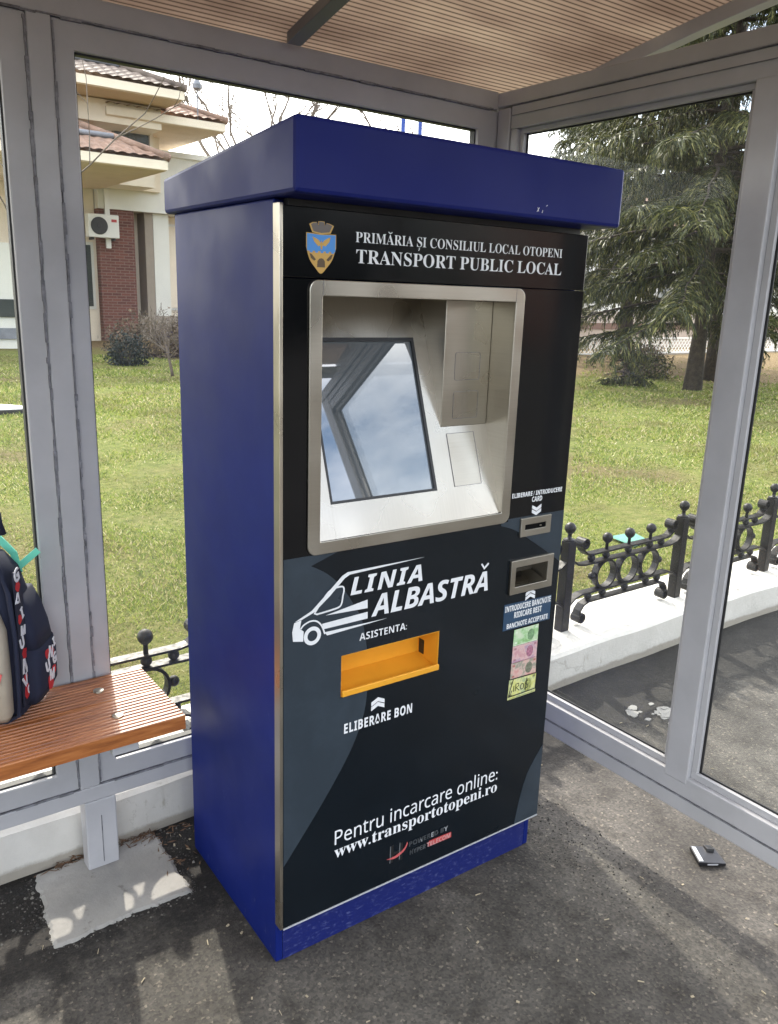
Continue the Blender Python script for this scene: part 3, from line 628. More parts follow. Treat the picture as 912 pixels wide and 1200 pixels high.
# receipt tray
tr = MB(); tr.box(.1462, .1479, -.0246, .055, .6462, .744); tr.box(.4146, .4163, -.0246, .055, .6462, .744); tr.box(.148, .4145, -.0246, .055, .7426, .7443)
tr.hexa([(.148, -.0246, .6455), (.4145, -.0246, .6455), (.4145, .052, .6615), (.148, .052, .6615)], [(.148, -.0246, .6475), (.4145, -.0246, .6475), (.4145, .052, .6635), (.148, .052, .6635)])
tr.box(.148, .4145, .0522, .055, .6464, .7424)
ry_ = kp(tr, 'receipt_tray', yellow); kp(MB().box(.1474, .4151, -.0325, -.0252, .6475, .6622), 'tray_lip', yellow, .002, parent=ry_)
kp(MB().prism([(.0,0)],0,0) if False else MB().box(.4136, .4144, .0285, .0475, .664, .700), 'receipt_exit', black_plastic, parent=ry_)
kp(MB().box(.4128, .4135, .029, .047, .6700, .6715).box(.4128, .4135, .029, .047, .688, .6895), 'receipt_exit_bar', dark_grill, parent=ry_)
# lettering
YT = YG - .0014
lettering('PRIMARIA SI CONSILIUL LOCAL OTOPENI', serif, .160, .7195, 1.5945, 1.6130, YT + .0015, white_print, ki, off=-.004)
lettering('TRANSPORT PUBLIC LOCAL', serif, .1622, .7205, 1.5565, 1.5812, YT + .0015, white_print, ki, off=-.002)
YH = YT + .0013
def glyph_span(s, fn, i, x0, x1, off):
    def ext(q):
        me = text_mesh(fn(q), off); xs_ = [v.co.x for v in me.vertices]; bpy.data.meshes.remove(me); return min(xs_), max(xs_)
    a, b = ext(s); k = (x1 - x0) / (b - a); e = x0 + (ext(s[:i + 1])[1] - a) * k; g0, g1 = ext(s[i]); return e - (g1 - g0) * k, e
bw = MB()
def stroke(mb, pts, wd, closed=False, y0=None, y1=None):
    y0 = YH - .0003 if y0 is None else y0; y1 = y0 + .0006 if y1 is None else y1
    P_ = [Vector(p) for p in pts]; n = len(P_); Lf, Rt = [], []
    for i in range(n):
        a = P_[(i - 1) % n] if closed or i > 0 else P_[i]; c = P_[(i + 1) % n] if closed or i < n - 1 else P_[i]
        d = (c - a).normalized(); nn = Vector((-d.y, d.x)) * wd / 2; Lf.append(P_[i] + nn); Rt.append(P_[i] - nn)
    for i in range(n if closed else n - 1):
        j = (i + 1) % n; mb.prism([tuple(Rt[i]), tuple(Rt[j]), tuple(Lf[j]), tuple(Lf[i])], y0, y1)
    return mb
T1 = 'PRIMARIA SI CONSILIUL LOCAL OTOPENI'
a_, b_ = glyph_span(T1, serif, 4, .160, .7195, -.004); xm = (a_ + b_) / 2
stroke(bw, [(xm - .0045, 1.6180), (xm - .0026, 1.6160), (xm, 1.6154), (xm + .0026, 1.6160), (xm + .0045, 1.6180)], .0016); kp(bw, 'breve', white_print)
a_, b_ = glyph_span(T1, serif, 9, .160, .7195, -.004); xm = (a_ + b_) / 2; bw = MB()
stroke(bw, [(xm, 1.5925), (xm, 1.5893), (xm - .0018, 1.5874)], .0018); kp(bw, 'comma_accent', white_print)
lettering('ELIBERARE / INTRODUCERE', sansb, .6178, .787, 1.0400, 1.0515, YT + .0015, white_print, ki, off=.012)
lettering('CARD', sansb, .685, .7195, 1.0240, 1.0368, YT + .0015, white_print, ki, off=.012)
def chevron(xc, zt, wd, h, t, up):
    s = 1 if up else -1; m = MB()
    for k in range(2):
        z = zt - s * k * h * .62
        pts = [(xc - wd / 2, z - s * h * .45), (xc, z), (xc + wd / 2, z - s * h * .45), (xc + wd / 2, z - s * (h * .45 + t)), (xc, z - s * t), (xc - wd / 2, z - s * (h * .45 + t))]
        m.prism(pts, YG - .0010, YG - .0002)
    return kp(m, 'arrow_symbol', white_print)
chevron(.7025, .9890, .031, .017, .0085, False); chevron(.7052, .7955, .033, .018, .0088, True); chevron(.2458, .6200, .036, .019, .0095, True)
lb = kp(MB().prism([(.618, .6987), (.7825, .6987), (.7825, .7600), (.7825, .7655), (.618, .7690)], YG - .0006, YG + .0002), 'instruction_label', label_blue)
for s_, a, b_, z0, z1 in (('INTRODUCERE BANCNOTE', .6205, .7797, .7485, .7640), ('RIDICARE REST', .653, .7487, .7277, .7432), ('BANCNOTE ACCEPTATE', .630, .7733, .7027, .7162)):
    lettering(s_, sansb, a, b_, z0, z1, YT - .0002, white_print, lb, off=.012)
lettering('LINIA', sansbi, .1650, .3565, .8800, .9192, YT, white_print, ki, off=.006, space=1.12, shear=-.02)
lettering('ALBASTRA', sansbi, .2203, .5575, .8199, .8695, YT, white_print, ki, off=.006, shear=-.02)
kp(MB().prism([(.5308, .8895), (.5418, .8745), (.5568, .8870), (.5535, .8905), (.5425, .8815), (.5350, .8915)], YT - .0003, YT + .0003), 'caron', white_print)
lettering('ASISTENTA:', sansb, .1910, .3180, .7702, .7868, YT, white_print, ki, off=-.006)
lettering('ELIBERARE BON', sansb, .1560, .3430, .5550, .5790, YT, white_print, ki, off=.01, space=1.1)
lettering('Pentru incarcare online:', sans, .1370, .6365, .2768, .3135, YT, white_print, ki, off=.001)
lettering('www.transportotopeni.ro', serif, .1365, .6375, .2410, .2720, YT, white_print, ki, off=0)
# van drawing
v_ = MB(); yv0, yv1 = YT - .0003, YT + .0003
A_ = lambda *p: v_.prism(list(p), yv0, yv1)
A_((.3597, .9350), (.2462, .9346), (.1572, .9337), (.1436, .9277), (.1072, .8951), (.0714, .8640), (.0320, .8470), (.0480, .8490), (.0774, .8600), (.1135, .8880), (.1500, .9215), (.1624, .9275), (.2464, .9305))
A_((.0301, .8450), (.0466, .8480), (.0430, .8299), (.0520, .8224), (.0510, .7998), (.0273, .8050), (.0255, .8251))
A_((.1049, .8470), (.2091, .8625), (.2097, .8428)); A_((.0960, .8297), (.2100, .8340), (.2104, .8186), (.1010, .8172)); A_((.1024, .8094), (.1087, .8010), (.2610, .8085))
stroke(v_, smooth_curve([(.0775, .8565), (.093, .878), (.1103, .8973), (.125, .9035), (.1441, .9040), (.1485, .896), (.146, .882), (.1418, .8631), (.128, .8575), (.0835, .8537)], 3), .0036, True, yv0 - .0001)
for r0, r1 in ((.0205, .0120),):
    o_ = [(.0731 + r0 * math.cos(t * math.pi / 16), .8079 + r0 * math.sin(t * math.pi / 16)) for t in range(32)]; i_ = [(.0731 + r1 * math.cos(t * math.pi / 16), .8079 + r1 * math.sin(t * math.pi / 16)) for t in range(32)]
    ring(v_, o_, i_, yv0, yv1)
stroke(v_, smooth_curve([(.0450, .8290), (.0530, .8365), (.0680, .8415), (.0830, .8385), (.0950, .8260), (.1030, .8060)], 4), .0034, False, yv0 - .0002)
kp(v_, 'van_logo', white_print)
# coat of arms
em = thing('emblem'); em.parent = ki
def ins(pts, k, c=None):
    cx = sum(p[0] for p in pts) / len(pts); cz = sum(p[1] for p in pts) / len(pts); return [(cx + (x - cx) * k, cz + (z_ - cz) * k) for x, z_ in pts]
YE_ = -.0252
def eg(name, pts, m, l): return kp(MB().prism(pts, YE_ - .0004 - .0004 * l, YE_ + .0003 - .0004 * l), name, m, parent=em)
crown = [(.0593, 1.6200), (.0665, 1.6235), (.0747, 1.6242), (.0765, 1.6193), (.0785, 1.6193), (.0784, 1.6257), (.0852, 1.6262), (.0920, 1.6257), (.0920, 1.6193), (.0940, 1.6193), (.0962, 1.6240), (.1040, 1.6225), (.1119, 1.6195), (.1050, 1.6060), (.0850, 1.6035), (.0659, 1.6060)]
shield = [(.0530, 1.6051), (.0850, 1.6035), (.1168, 1.6048)] + smooth_curve([(.1168, 1.5800), (.1090, 1.5590), (.0968, 1.5440), (.0846, 1.5335), (.0724, 1.5440), (.0602, 1.5590), (.0530, 1.5800)], 4)
eg('crown', crown, gold, 0); eg('crown_wall', ins(crown, .86), mat('crown grey', (.12, .10, .09), .4), 1); eg('shield', shield, gold, 1)
bl_ = [(.0545, 1.6038), (.0850, 1.6022), (.1153, 1.6035), (.1150, 1.5735)]
for k in range(5): x = .1095 - k * .0115; bl_ += [(x + .003, 1.5735), (x + .003, 1.5705), (x - .003, 1.5705), (x - .003, 1.5735)]
eg('shield_field', bl_ + [(.0548, 1.5735)], sky_blue, 2)
for pts in ([(.0653, 1.5985), (.0730, 1.5960), (.0800, 1.5925), (.0849, 1.5850), (.0779, 1.5820), (.0695, 1.5900)], [(.1044, 1.5993), (.0970, 1.5965), (.0905, 1.5925), (.0851, 1.5850), (.0935, 1.5825), (.1017, 1.5905)], [(.0820, 1.5850), (.0850, 1.5925), (.0880, 1.5850), (.0862, 1.5765), (.0838, 1.5765)]): eg('eagle', pts, gold, 3)
eg('well', [(.0763, 1.5450), (.0770, 1.5560), (.0810, 1.5603), (.0852, 1.5612), (.0890, 1.5603), (.0925, 1.5560), (.0930, 1.5450)], brown_print, 3)
eg('horn', [(.0600, 1.5690), (.0645, 1.5675), (.0735, 1.5585), (.0699, 1.5562), (.0630, 1.5610)], brown_print, 3); eg('horn', [(.1095, 1.5690), (.1050, 1.5675), (.0960, 1.5585), (.0998, 1.5562), (.1065, 1.5610)], brown_print, 3)
# banknotes
NB = [((.659, .6935), (.7445, .6935), (.7450, .6485), (.6582, .6490), note_mat('green note', (.22, .42, .16), (.40, .58, .33), (.55, .62, .45))),
      ((.6582, .6483), (.7452, .6478), (.7455, .6008), (.6582, .6020), note_mat('pink note', (.50, .26, .28), (.62, .42, .40), (.40, .28, .36))),
      ((.6575, .6012), (.7458, .6000), (.7480, .5550), (.6570, .5575), note_mat('rose note', (.55, .28, .26), (.60, .42, .36), (.28, .28, .22))),
      ((.6545, .5560), (.7505, .5530), (.7515, .5003), (.6528, .5000), note_mat('yellow note', (.55, .55, .15), (.62, .62, .28), (.35, .42, .22)))]
def note_detail(o, q, dark, light):
    x0, x1, z0, z1 = min(a[0] for a in q), max(a[0] for a in q), min(a[1] for a in q), max(a[1] for a in q); L_ = lambda u, v: (x0 + (x1 - x0) * u, z0 + (z1 - z0) * v)
    kp(MB().prism([L_(.70 + .14 * math.cos(t * .524), .48 + .34 * math.sin(t * .524)) for t in range(12)], YG - .0008, YG - .0002), 'portrait', dark, parent=o)
    d = MB()
    for u, v in ((.06, .76), (.06, .12), (.86, .80)): d.prism([L_(u, v), L_(u + .09, v), L_(u + .09, v + .12), L_(u, v + .12)], YG - .0008, YG - .0002)
    d.prism([L_(.04, .03), L_(.96, .03), L_(.96, .06), L_(.04, .06)], YG - .0008, YG - .0002)
    kp(d, 'numerals', light, parent=o)
for q, dk, lt in zip(NB, ((.16, .28, .14), (.34, .14, .2), (.16, .17, .12), (.30, .32, .10)), ((.62, .7, .55), (.36, .16, .2), (.38, .14, .12), (.2, .22, .08))):
    o = kp(MB().prism([q[3], q[2], q[1], q[0]], YG - .0006, YG), 'banknote_sticker', q[4]); note_detail(o, q[:4], mat('note ink', dk, .4, var=.5, vscale=150), mat('note ink light', lt, .4))
gf = MB(); G = lambda pts, wd=.0022: stroke(gf, pts, wd, y0=YG - .0013)
G([(.656, .5575), (.7515, .5545)], .003); G([(.668, .5555), (.660, .530), (.655, .508)], .0025); G([(.655, .507), (.662, .515), (.666, .525)]); G([(.7515, .555), (.7495, .510)], .002); G([(.659, .5085), (.7505, .5100)], .0028)
G([(.672, .520), (.672, .536)]); G([(.678, .520), (.679, .540), (.688, .540), (.690, .533), (.680, .530), (.692, .519)]); G([(.699, .536), (.695, .528), (.699, .520), (.706, .522), (.707, .533), (.700, .537)]); G([(.722, .541), (.713, .538), (.713, .532), (.722, .528), (.721, .520), (.711, .519)]); G([(.717, .548), (.714, .513)])
kp(gf, 'marker_scribble', black_plastic)
# maker logo
lg = thing('maker_logo'); lg.parent = ki
hm = MB(); yl = YT - .0003
for x in (.2975, .3255): hm.prism([(x, .1600 - (x - .2975) * .1), (x + .0085, .1600 - (x - .2975) * .1), (x + .0085, .2080 - (x - .2975) * .1), (x, .2080 - (x - .2975) * .1)], YG - .0008, YG - .0001)
hm.prism([(.306, .180), (.3255, .180), (.3255, .187), (.306, .187)], YG - .0008, YG - .0001); kp(hm, 'letter_mark', black_plastic, parent=lg)
hl = MB()
for x in (.2963, .3243): hl.prism([(x, .160), (x + .0014, .160), (x + .0014, .207), (x, .207)], YG - .0009, YG - .0001)
kp(hl, 'letter_edge', mat('pale relief', (.20, .21, .22), .35), parent=lg)
kp(MB().prism(smooth_curve([(.286, .1755), (.312, .1760), (.336, .1850), (.3475, .2020)], 5) + smooth_curve([(.349, .1960), (.338, .1790), (.312, .1690), (.288, .1745)], 5), YG - .0014, YG - .0009), 'logo_swoosh', mat('pink red print', (.50, .10, .10), .4), parent=lg)
lettering('POWERED BY', sansb, .3530, .4745, .1855, .1985, YT, grey_print, lg, off=.004); lettering('HYPER', sansb, .3560, .4050, .1605, .1735, YT, grey_print, lg, off=.004)
lettering('POWERED BY', sansb, .3537, .4752, .1850, .1980, YT + .0004, mat('relief white', (.30, .31, .32), .4), lg, off=-.006); lettering('HYPER', sansb, .3567, .4057, .1600, .1730, YT + .0004, mat('relief white', (.30, .31, .32), .4), lg, off=-.006)
kp(MB().prism([(.4175, .1600), (.489, .1585), (.488, .1745), (.4165, .1755)], YG - .0008, YG - .0001), 'logo_plate', red_print, parent=lg)
lettering('TELECOM', sansb, .4090, .4850, .1610, .1735, YT - .0003, mat('pale red lettering', (.55, .30, .29), .4), lg, off=.004)

# ------------------------------------------------------------------ backpack, litter
bp = tag(thing('backpack', (-.425, .382, .5575), R(-33)), 'navy school backpack with beige front and red and white letter print, on the bench', 'backpack')
def bag_loft(sections, n=28):      # (z, halfwidth x, y0, y1, cx) rounded sections
    mb = MB(); v = []; f = []
    for (z, x0, x1, y0, y1) in [(q[0] * .92, *q[1:]) for q in sections]:
        cx, cy, hx, hy = (x0 + x1) / 2, (y0 + y1) / 2, (x1 - x0) / 2, (y1 - y0) / 2
        for k in range(n):
            t = 2 * math.pi * k / n; c, s = math.cos(t), math.sin(t); e = .45
            v.append((cx + hx * math.copysign(abs(c) ** e, c), cy + hy * math.copysign(abs(s) ** e, s), z))
    m_ = len(sections)
    for i in range(m_ - 1):
        for k in range(n): f.append((i * n + k, i * n + (k + 1) % n, (i + 1) * n + (k + 1) % n, (i + 1) * n + k))
    f += [tuple(reversed(range(n))), tuple((m_ - 1) * n + k for k in range(n))]
    return mb.add(v, f)
sec = [(.0, -.27, -.010, .01, .15), (.012, -.285, -.002, .0, .16), (.08, -.29, 0, 0, .165), (.20, -.29, 0, .0, .16), (.30, -.285, -.006, .006, .15), (.36, -.275, -.020, .018, .14), (.40, -.25, -.045, .030, .125), (.425, -.20, -.10, .05, .10)]
bag_loft(sec).build('body', navy_cloth, bp, .0, True)
bag_loft([(.012, -.26, -.022, -.018, .02), (.03, -.27, -.014, -.030, .02), (.12, -.272, -.012, -.036, .02), (.24, -.268, -.014, -.030, .02), (.29, -.255, -.030, -.016, .02)]).build('front_pocket', beige_cloth, bp, 0, True)
bag_loft([(.02, -.03, .018, .055, .165), (.05, -.03, .032, .05, .168), (.13, -.03, .034, .05, .168), (.165, -.03, .030, .052, .165)]).build('side_pocket', navy_cloth, bp, 0, True)
bag_loft([(.163, -.03, .028, .054, .163), (.21, -.03, .022, .056, .160), (.26, -.03, .010, .06, .155), (.30, -.03, -.006, .065, .15)]).build('pocket_mesh', navy_cloth, bp, 0, True)
def face_letters(parent, items, mat_, name):
    for (ch, x, y, z, h, ax, rot) in items:
        me = text_mesh(sansb(ch), .01); n = len(me.vertices); co = np.empty(n * 3, np.float32); me.vertices.foreach_get('co', co); co = co.reshape(-1, 3)
        y0, y1 = capheight(sansb, .01); s = h / (y1 - y0); u = (co[:, 0] - co[:, 0].mean()) * s; q = (co[:, 1] - (y0 + y1) / 2) * s
        u, q = u * math.cos(rot) - q * math.sin(rot), u * math.sin(rot) + q * math.cos(rot)
        if ax == 'x': V = np.stack([np.full(n, x), y + u, z + q], 1)
        else: V = np.stack([x + u, np.full(n, y), z + q], 1)
        me.vertices.foreach_set('co', V.astype(np.float32).ravel()); me.update(); me.materials.append(mat_); o = finish(name, me, parent)
        md = o.modifiers.new('t', 'SOLIDIFY'); md.thickness = .0015; md.offset = 0
tr_ = MB()
tr_.box(-.001, .0028, .022, .060, .030, .345); tr_.build('print_band', mat('print band cloth', (.012, .014, .03), .85), bp, .001)
face_letters(bp, [('G', .0034, .036, .335, .030, 'x', .3), ('M', .0034, .046, .205, .022, 'x', -.2), ('U', .0034, .035, .180, .026, 'x', .2), ('N', .0034, .044, .122, .034, 'x', -.2), ('V', .0034, .036, .088, .030, 'x', .3), ('C', .0034, .050, .062, .020, 'x', 0), ('I', .0034, .048, .245, .026, 'x', .3), ('A', .0034, .032, .285, .024, 'x', -.2)], white_cloth, 'printed_letter')
face_letters(bp, [('N', .0345, .112, .125, .028, 'x', -.3), ('U', .0345, .090, .100, .028, 'x', .2), ('G', .0345, .132, .100, .026, 'x', .1), ('M', .0345, .110, .070, .026, 'x', -.2), ('I', .0345, .135, .14, .022, 'x', .3)], white_cloth, 'printed_letter')
def blob(mb, c, r, ax, n=9):
    pts = [(r * (.7 + .45 * random.random()) * math.cos(2 * math.pi * k / n), r * (.7 + .45 * random.random()) * math.sin(2 * math.pi * k / n)) for k in range(n)]
    v = [(c[0] - .0008, c[1] + a, c[2] + b) if ax == 'x' else (c[0] + a, c[1] + .0008, c[2] + b) for a, b in pts] + [(c[0] + .0006, c[1] + a, c[2] + b) if ax == 'x' else (c[0] + a, c[1] - .0006, c[2] + b) for a, b in pts]
    mb.add(v, [tuple(range(n)), tuple(range(2 * n - 1, n - 1, -1))] + [(i, i + n, (i + 1) % n + n, (i + 1) % n) for i in range(n)])
for y, z, r in ((.045, .150, .015), (.043, .060, .017), (.035, .235, .011), (.038, .31, .012), (.040, .095, .010)): rd = MB(); blob(rd, (.0030, y, z), r, 'x'); rd.build('printed_patch', red_cloth, bp)
for y, z, r in ((.10, .055, .018), (.125, .075, .012), (.12, .12, .013), (.09, .13, .012)): rd = MB(); blob(rd, (.0340, y, z), r, 'x'); rd.build('printed_patch', red_cloth, bp)
pk = MB(); stroke(pk, [(-.075, .070), (-.060, .085), (-.048, .092), (-.035, .115), (-.028, .112), (-.020, .138)], .010, y0=-.0375, y1=-.0345); stroke(pk, [(-.080, .05), (-.05, .075), (-.03, .085)], .008, y0=-.0375, y1=-.0345)
stroke(pk, [(-.11, .16), (-.09, .18), (-.085, .21)], .012, y0=-.0375, y1=-.0345)
pk.build('brush_print', pink_cloth, bp)
tb = MB(); blob(tb, (-.075, -.0362, .115), .022, 'y'); blob(tb, (-.085, -.0362, .150), .016, 'y'); tb.build('dark_print', teal_cloth, bp)
pt = [(-.285 + .2875 * k / 8, 0) for k in range(9)]
MB().tube([(-.29, .004, .006), (-.15, .002, .004), (-.03, .002, .006), (-.004, .004, .02), (.0, .006, .08), (.0, .008, .20), (-.008, .012, .30), (-.03, .024, .365), (-.07, .036, .41)], .0055, 8).build('piping', navy_cloth, bp, 0, True)
MB().tube([(-.12, .08, .42), (-.11, .075, .46), (-.075, .07, .485), (-.04, .07, .46), (-.035, .075, .415)], .009, 8).build('top_handle', navy_cloth, bp, 0, True)
ms = MB(); stroke(ms, [(-.080, .405), (-.036, .355), (-.028, .310)], .016, y0=.125, y1=.130); stroke(ms, [(.020, .365), (-.034, .318)], .015, y0=.123, y1=.1245)
ms.build('mint_strap', mint, bp, .001)

lt = tag(thing('card_packet', (1.175, -.34, 0), R(-33)), 'flattened black card packet with silver marks lying on the asphalt by the glass wall', 'litter')
MB().hexa([(-.036, -.034, .004), (.040, -.036, .003), (.036, .034, .004), (-.034, .036, .004)], [(-.036, -.034, .015), (.040, -.036, .012), (.036, .034, .011), (-.034, .036, .016)]).build('packet', mat('black card', (.012, .012, .014), .3), lt, .001)
MB().hexa([(-.033, -.030, .0153), (-.022, -.030, .0150), (-.020, .030, .0152), (-.031, .031, .0164)], [(-.033, -.030, .0160), (-.022, -.030, .0157), (-.020, .030, .0159), (-.031, .031, .0171)]).build('silver_band', mat('silver print', (.45, .47, .50), .3), lt)
MB().hexa([(.005, .014, .0125), (.026, .012, .0120), (.024, .033, .0115), (.004, .034, .0120)], [(.008, .016, .020), (.028, .014, .020), (.026, .036, .017), (.006, .037, .018)]).build('open_flap', black_plastic, lt, .0008)
MB().box(-.012, .018, -.0358, -.0350, .006, .010).build('print_line', mat('packet print', (.4, .4, .42), .4), lt)

bits = MB()
for i in range(170):
    x, y = random.uniform(-1.2, 1.9), random.uniform(-1.0, .58)
    if random.random() < .3: x, y = random.uniform(-.1, .95), random.uniform(.48, .6)
    l, a, wd = random.uniform(.002, .008), random.uniform(0, 6.28), random.uniform(.0004, .0011)
    if random.random() < .5: l = random.uniform(.002, .005); wd = l * .6
    d = Vector((math.cos(a), math.sin(a), 0)); nn = Vector((-d.y, d.x, 0)) * wd; c = Vector((x, y, .0012)); h = Vector((0, 0, .0016)); t = Vector((0, 0, random.uniform(0, .002)))
    bits.hexa([c - d * l - nn, c + d * l - nn, c + d * l + nn, c - d * l + nn], [c - d * l - nn + h, c + d * l - nn + h + t, c + d * l + nn + h + t, c - d * l + nn + h])
tag(bits.build('ground_litter', straw), 'bits of pale straw and grit scattered over the asphalt', 'litter', None, 'stuff')
lv = MB()
for i in range(150):
    u = random.random()
    if u < .5: x, y = random.gauss(-.115, .03), random.gauss(.592, .012)
    elif u < .75: x, y = random.gauss(-.30, .03), random.gauss(.60, .008)
    else: x, y = random.uniform(-.1, .06), random.uniform(.40, .60)
    if y > .612: y = .608
    a = random.uniform(0, 6.28) if random.random() < .4 else random.gauss(.35, .5); l, wd = random.uniform(.005, .016), random.uniform(.0010, .0024); zz = random.uniform(.003, .015)
    d = Vector((math.cos(a), math.sin(a), random.uniform(-.3, .3))); nn = Vector((-d.y, d.x, .3)) * wd; c = Vector((x, y, zz)); h = Vector((0, 0, .0008))
    lv.hexa([c - d * l, c - nn, c + d * l, c + nn], [c - d * l + h, c - nn + h, c + d * l + h, c + nn + h])
gr = MB()
for i in range(2600):
    u = random.random()
    if u < .45: x, y = random.uniform(-.75, .12), random.gauss(.50, .07)
    elif u < .7:
        k = random.randrange(len(pp)); x, y = pp[k][0] + random.gauss(0, .018), pp[k][1] + random.gauss(0, .018)
    else: x, y = random.uniform(.8, 1.02), random.gauss(.1, .3)
    if y > .608 or (-.395 < x < -.075 and .335 < y < .600 and random.random() < .93): continue
    q = random.uniform(.0012, .0042) * (1 if random.random() < .9 else 1.5); a = random.uniform(0, 6.28); c, s_ = math.cos(a) * q, math.sin(a) * q; h = q * random.uniform(.5, 1.1)
    gr.add([(x + c, y + s_, .0), (x - s_ * .8, y + c * .7, .0), (x - c * .9, y - s_, .0), (x + s_, y - c * .8, .0), (x + c * .2, y + s_ * .3, h), (x - c * .3, y, h * .85)], [(0, 1, 4), (1, 2, 5, 4), (2, 3, 5), (3, 0, 4, 5)])
gm = mat('dark grit', (.045, .042, .04), .9); gt = gm.node_tree; gt.links.new(island(gt, [(0, (.012, .011, .010)), (.7, (.05, .046, .04)), (1, (.17, .16, .14))]), P(gm).inputs['Base Color'])
tag(gr.build('loose_grit', gm), 'loose dark grit and crumbs along the low wall and round the footing', 'grit', None, 'stuff')
tag(lv.build('leaf_litter', leaf_brown), 'dry brown leaf scraps caught along the foot of the low wall', 'leaves', None, 'stuff')

# ------------------------------------------------------------------ grass
rng = np.random.default_rng(3)
camp = np.array([-.74074, -1.39354])
def grass(n, a0, a1, d0, d1):
    a = rng.uniform(a0, a1, n); d = np.exp(rng.uniform(np.log(d0), np.log(d1), n))
    x = camp[0] + np.sin(a) * d; y = camp[1] + np.cos(a) * d; k = (y > 1.0) & (y < 45); return x[k], y[k], d[k]
parts_ = [grass(230000, R(8), R(37), 2.3, 19), grass(190000, R(49), R(73), 3.0, 24), grass(30000, R(-12), R(10), 2.3, 16), grass(12000, R(30), R(52), 3, 22)]
gx = np.concatenate([p_[0] for p_ in parts_]); gy = np.concatenate([p_[1] for p_ in parts_]); gd = np.concatenate([p_[2] for p_ in parts_])
cl_ = np.sin(gx * 2.1 + np.sin(gy * 1.7) * 1.3) * np.sin(gy * 2.6 + np.sin(gx * 1.3)) + .5 * np.sin(gx * 6.3 + 1) * np.sin(gy * 5.1)
keep = rng.random(len(gx)) < np.clip(.62 + .45 * cl_, .2, 1) * np.where(.78 * gx + .62 * gy > 16.2 + rng.normal(0, .5, len(gx)), .12, 1); gx, gy, gd, cl_ = gx[keep], gy[keep], gd[keep], cl_[keep]
n = len(gx); gzv = .05 + .03 * np.sin(gx * .9 + 1) * np.sin(gy * .7) * np.clip((gy - 1) / 3, 0, 1) - .004
hgt = rng.uniform(.008, .026, n) * np.clip(1 + .35 * cl_, .5, 1.6) * np.clip(gd / 6, 1, 1.8); wd = rng.uniform(.0016, .0034, n) * np.clip(gd / 2.5, 1, 6)
th_ = rng.uniform(0, 2 * np.pi, n); ln = rng.uniform(0.2, 1.5, n); la = rng.uniform(0, 2 * np.pi, n)
p0 = np.stack([gx - np.cos(th_) * wd, gy - np.sin(th_) * wd, gzv], 1); p1 = np.stack([gx + np.cos(th_) * wd, gy + np.sin(th_) * wd, gzv], 1)
p2 = np.stack([gx + np.cos(la) * ln * hgt, gy + np.sin(la) * ln * hgt, gzv + hgt], 1)
V = np.stack([p0, p1, p2], 1).reshape(-1, 3); F = np.arange(3 * n).reshape(-1, 3)
tag(np_mesh('grass', V, F, grass_m), 'short patchy green and straw coloured grass covering the lawn', 'grass', None, 'stuff')

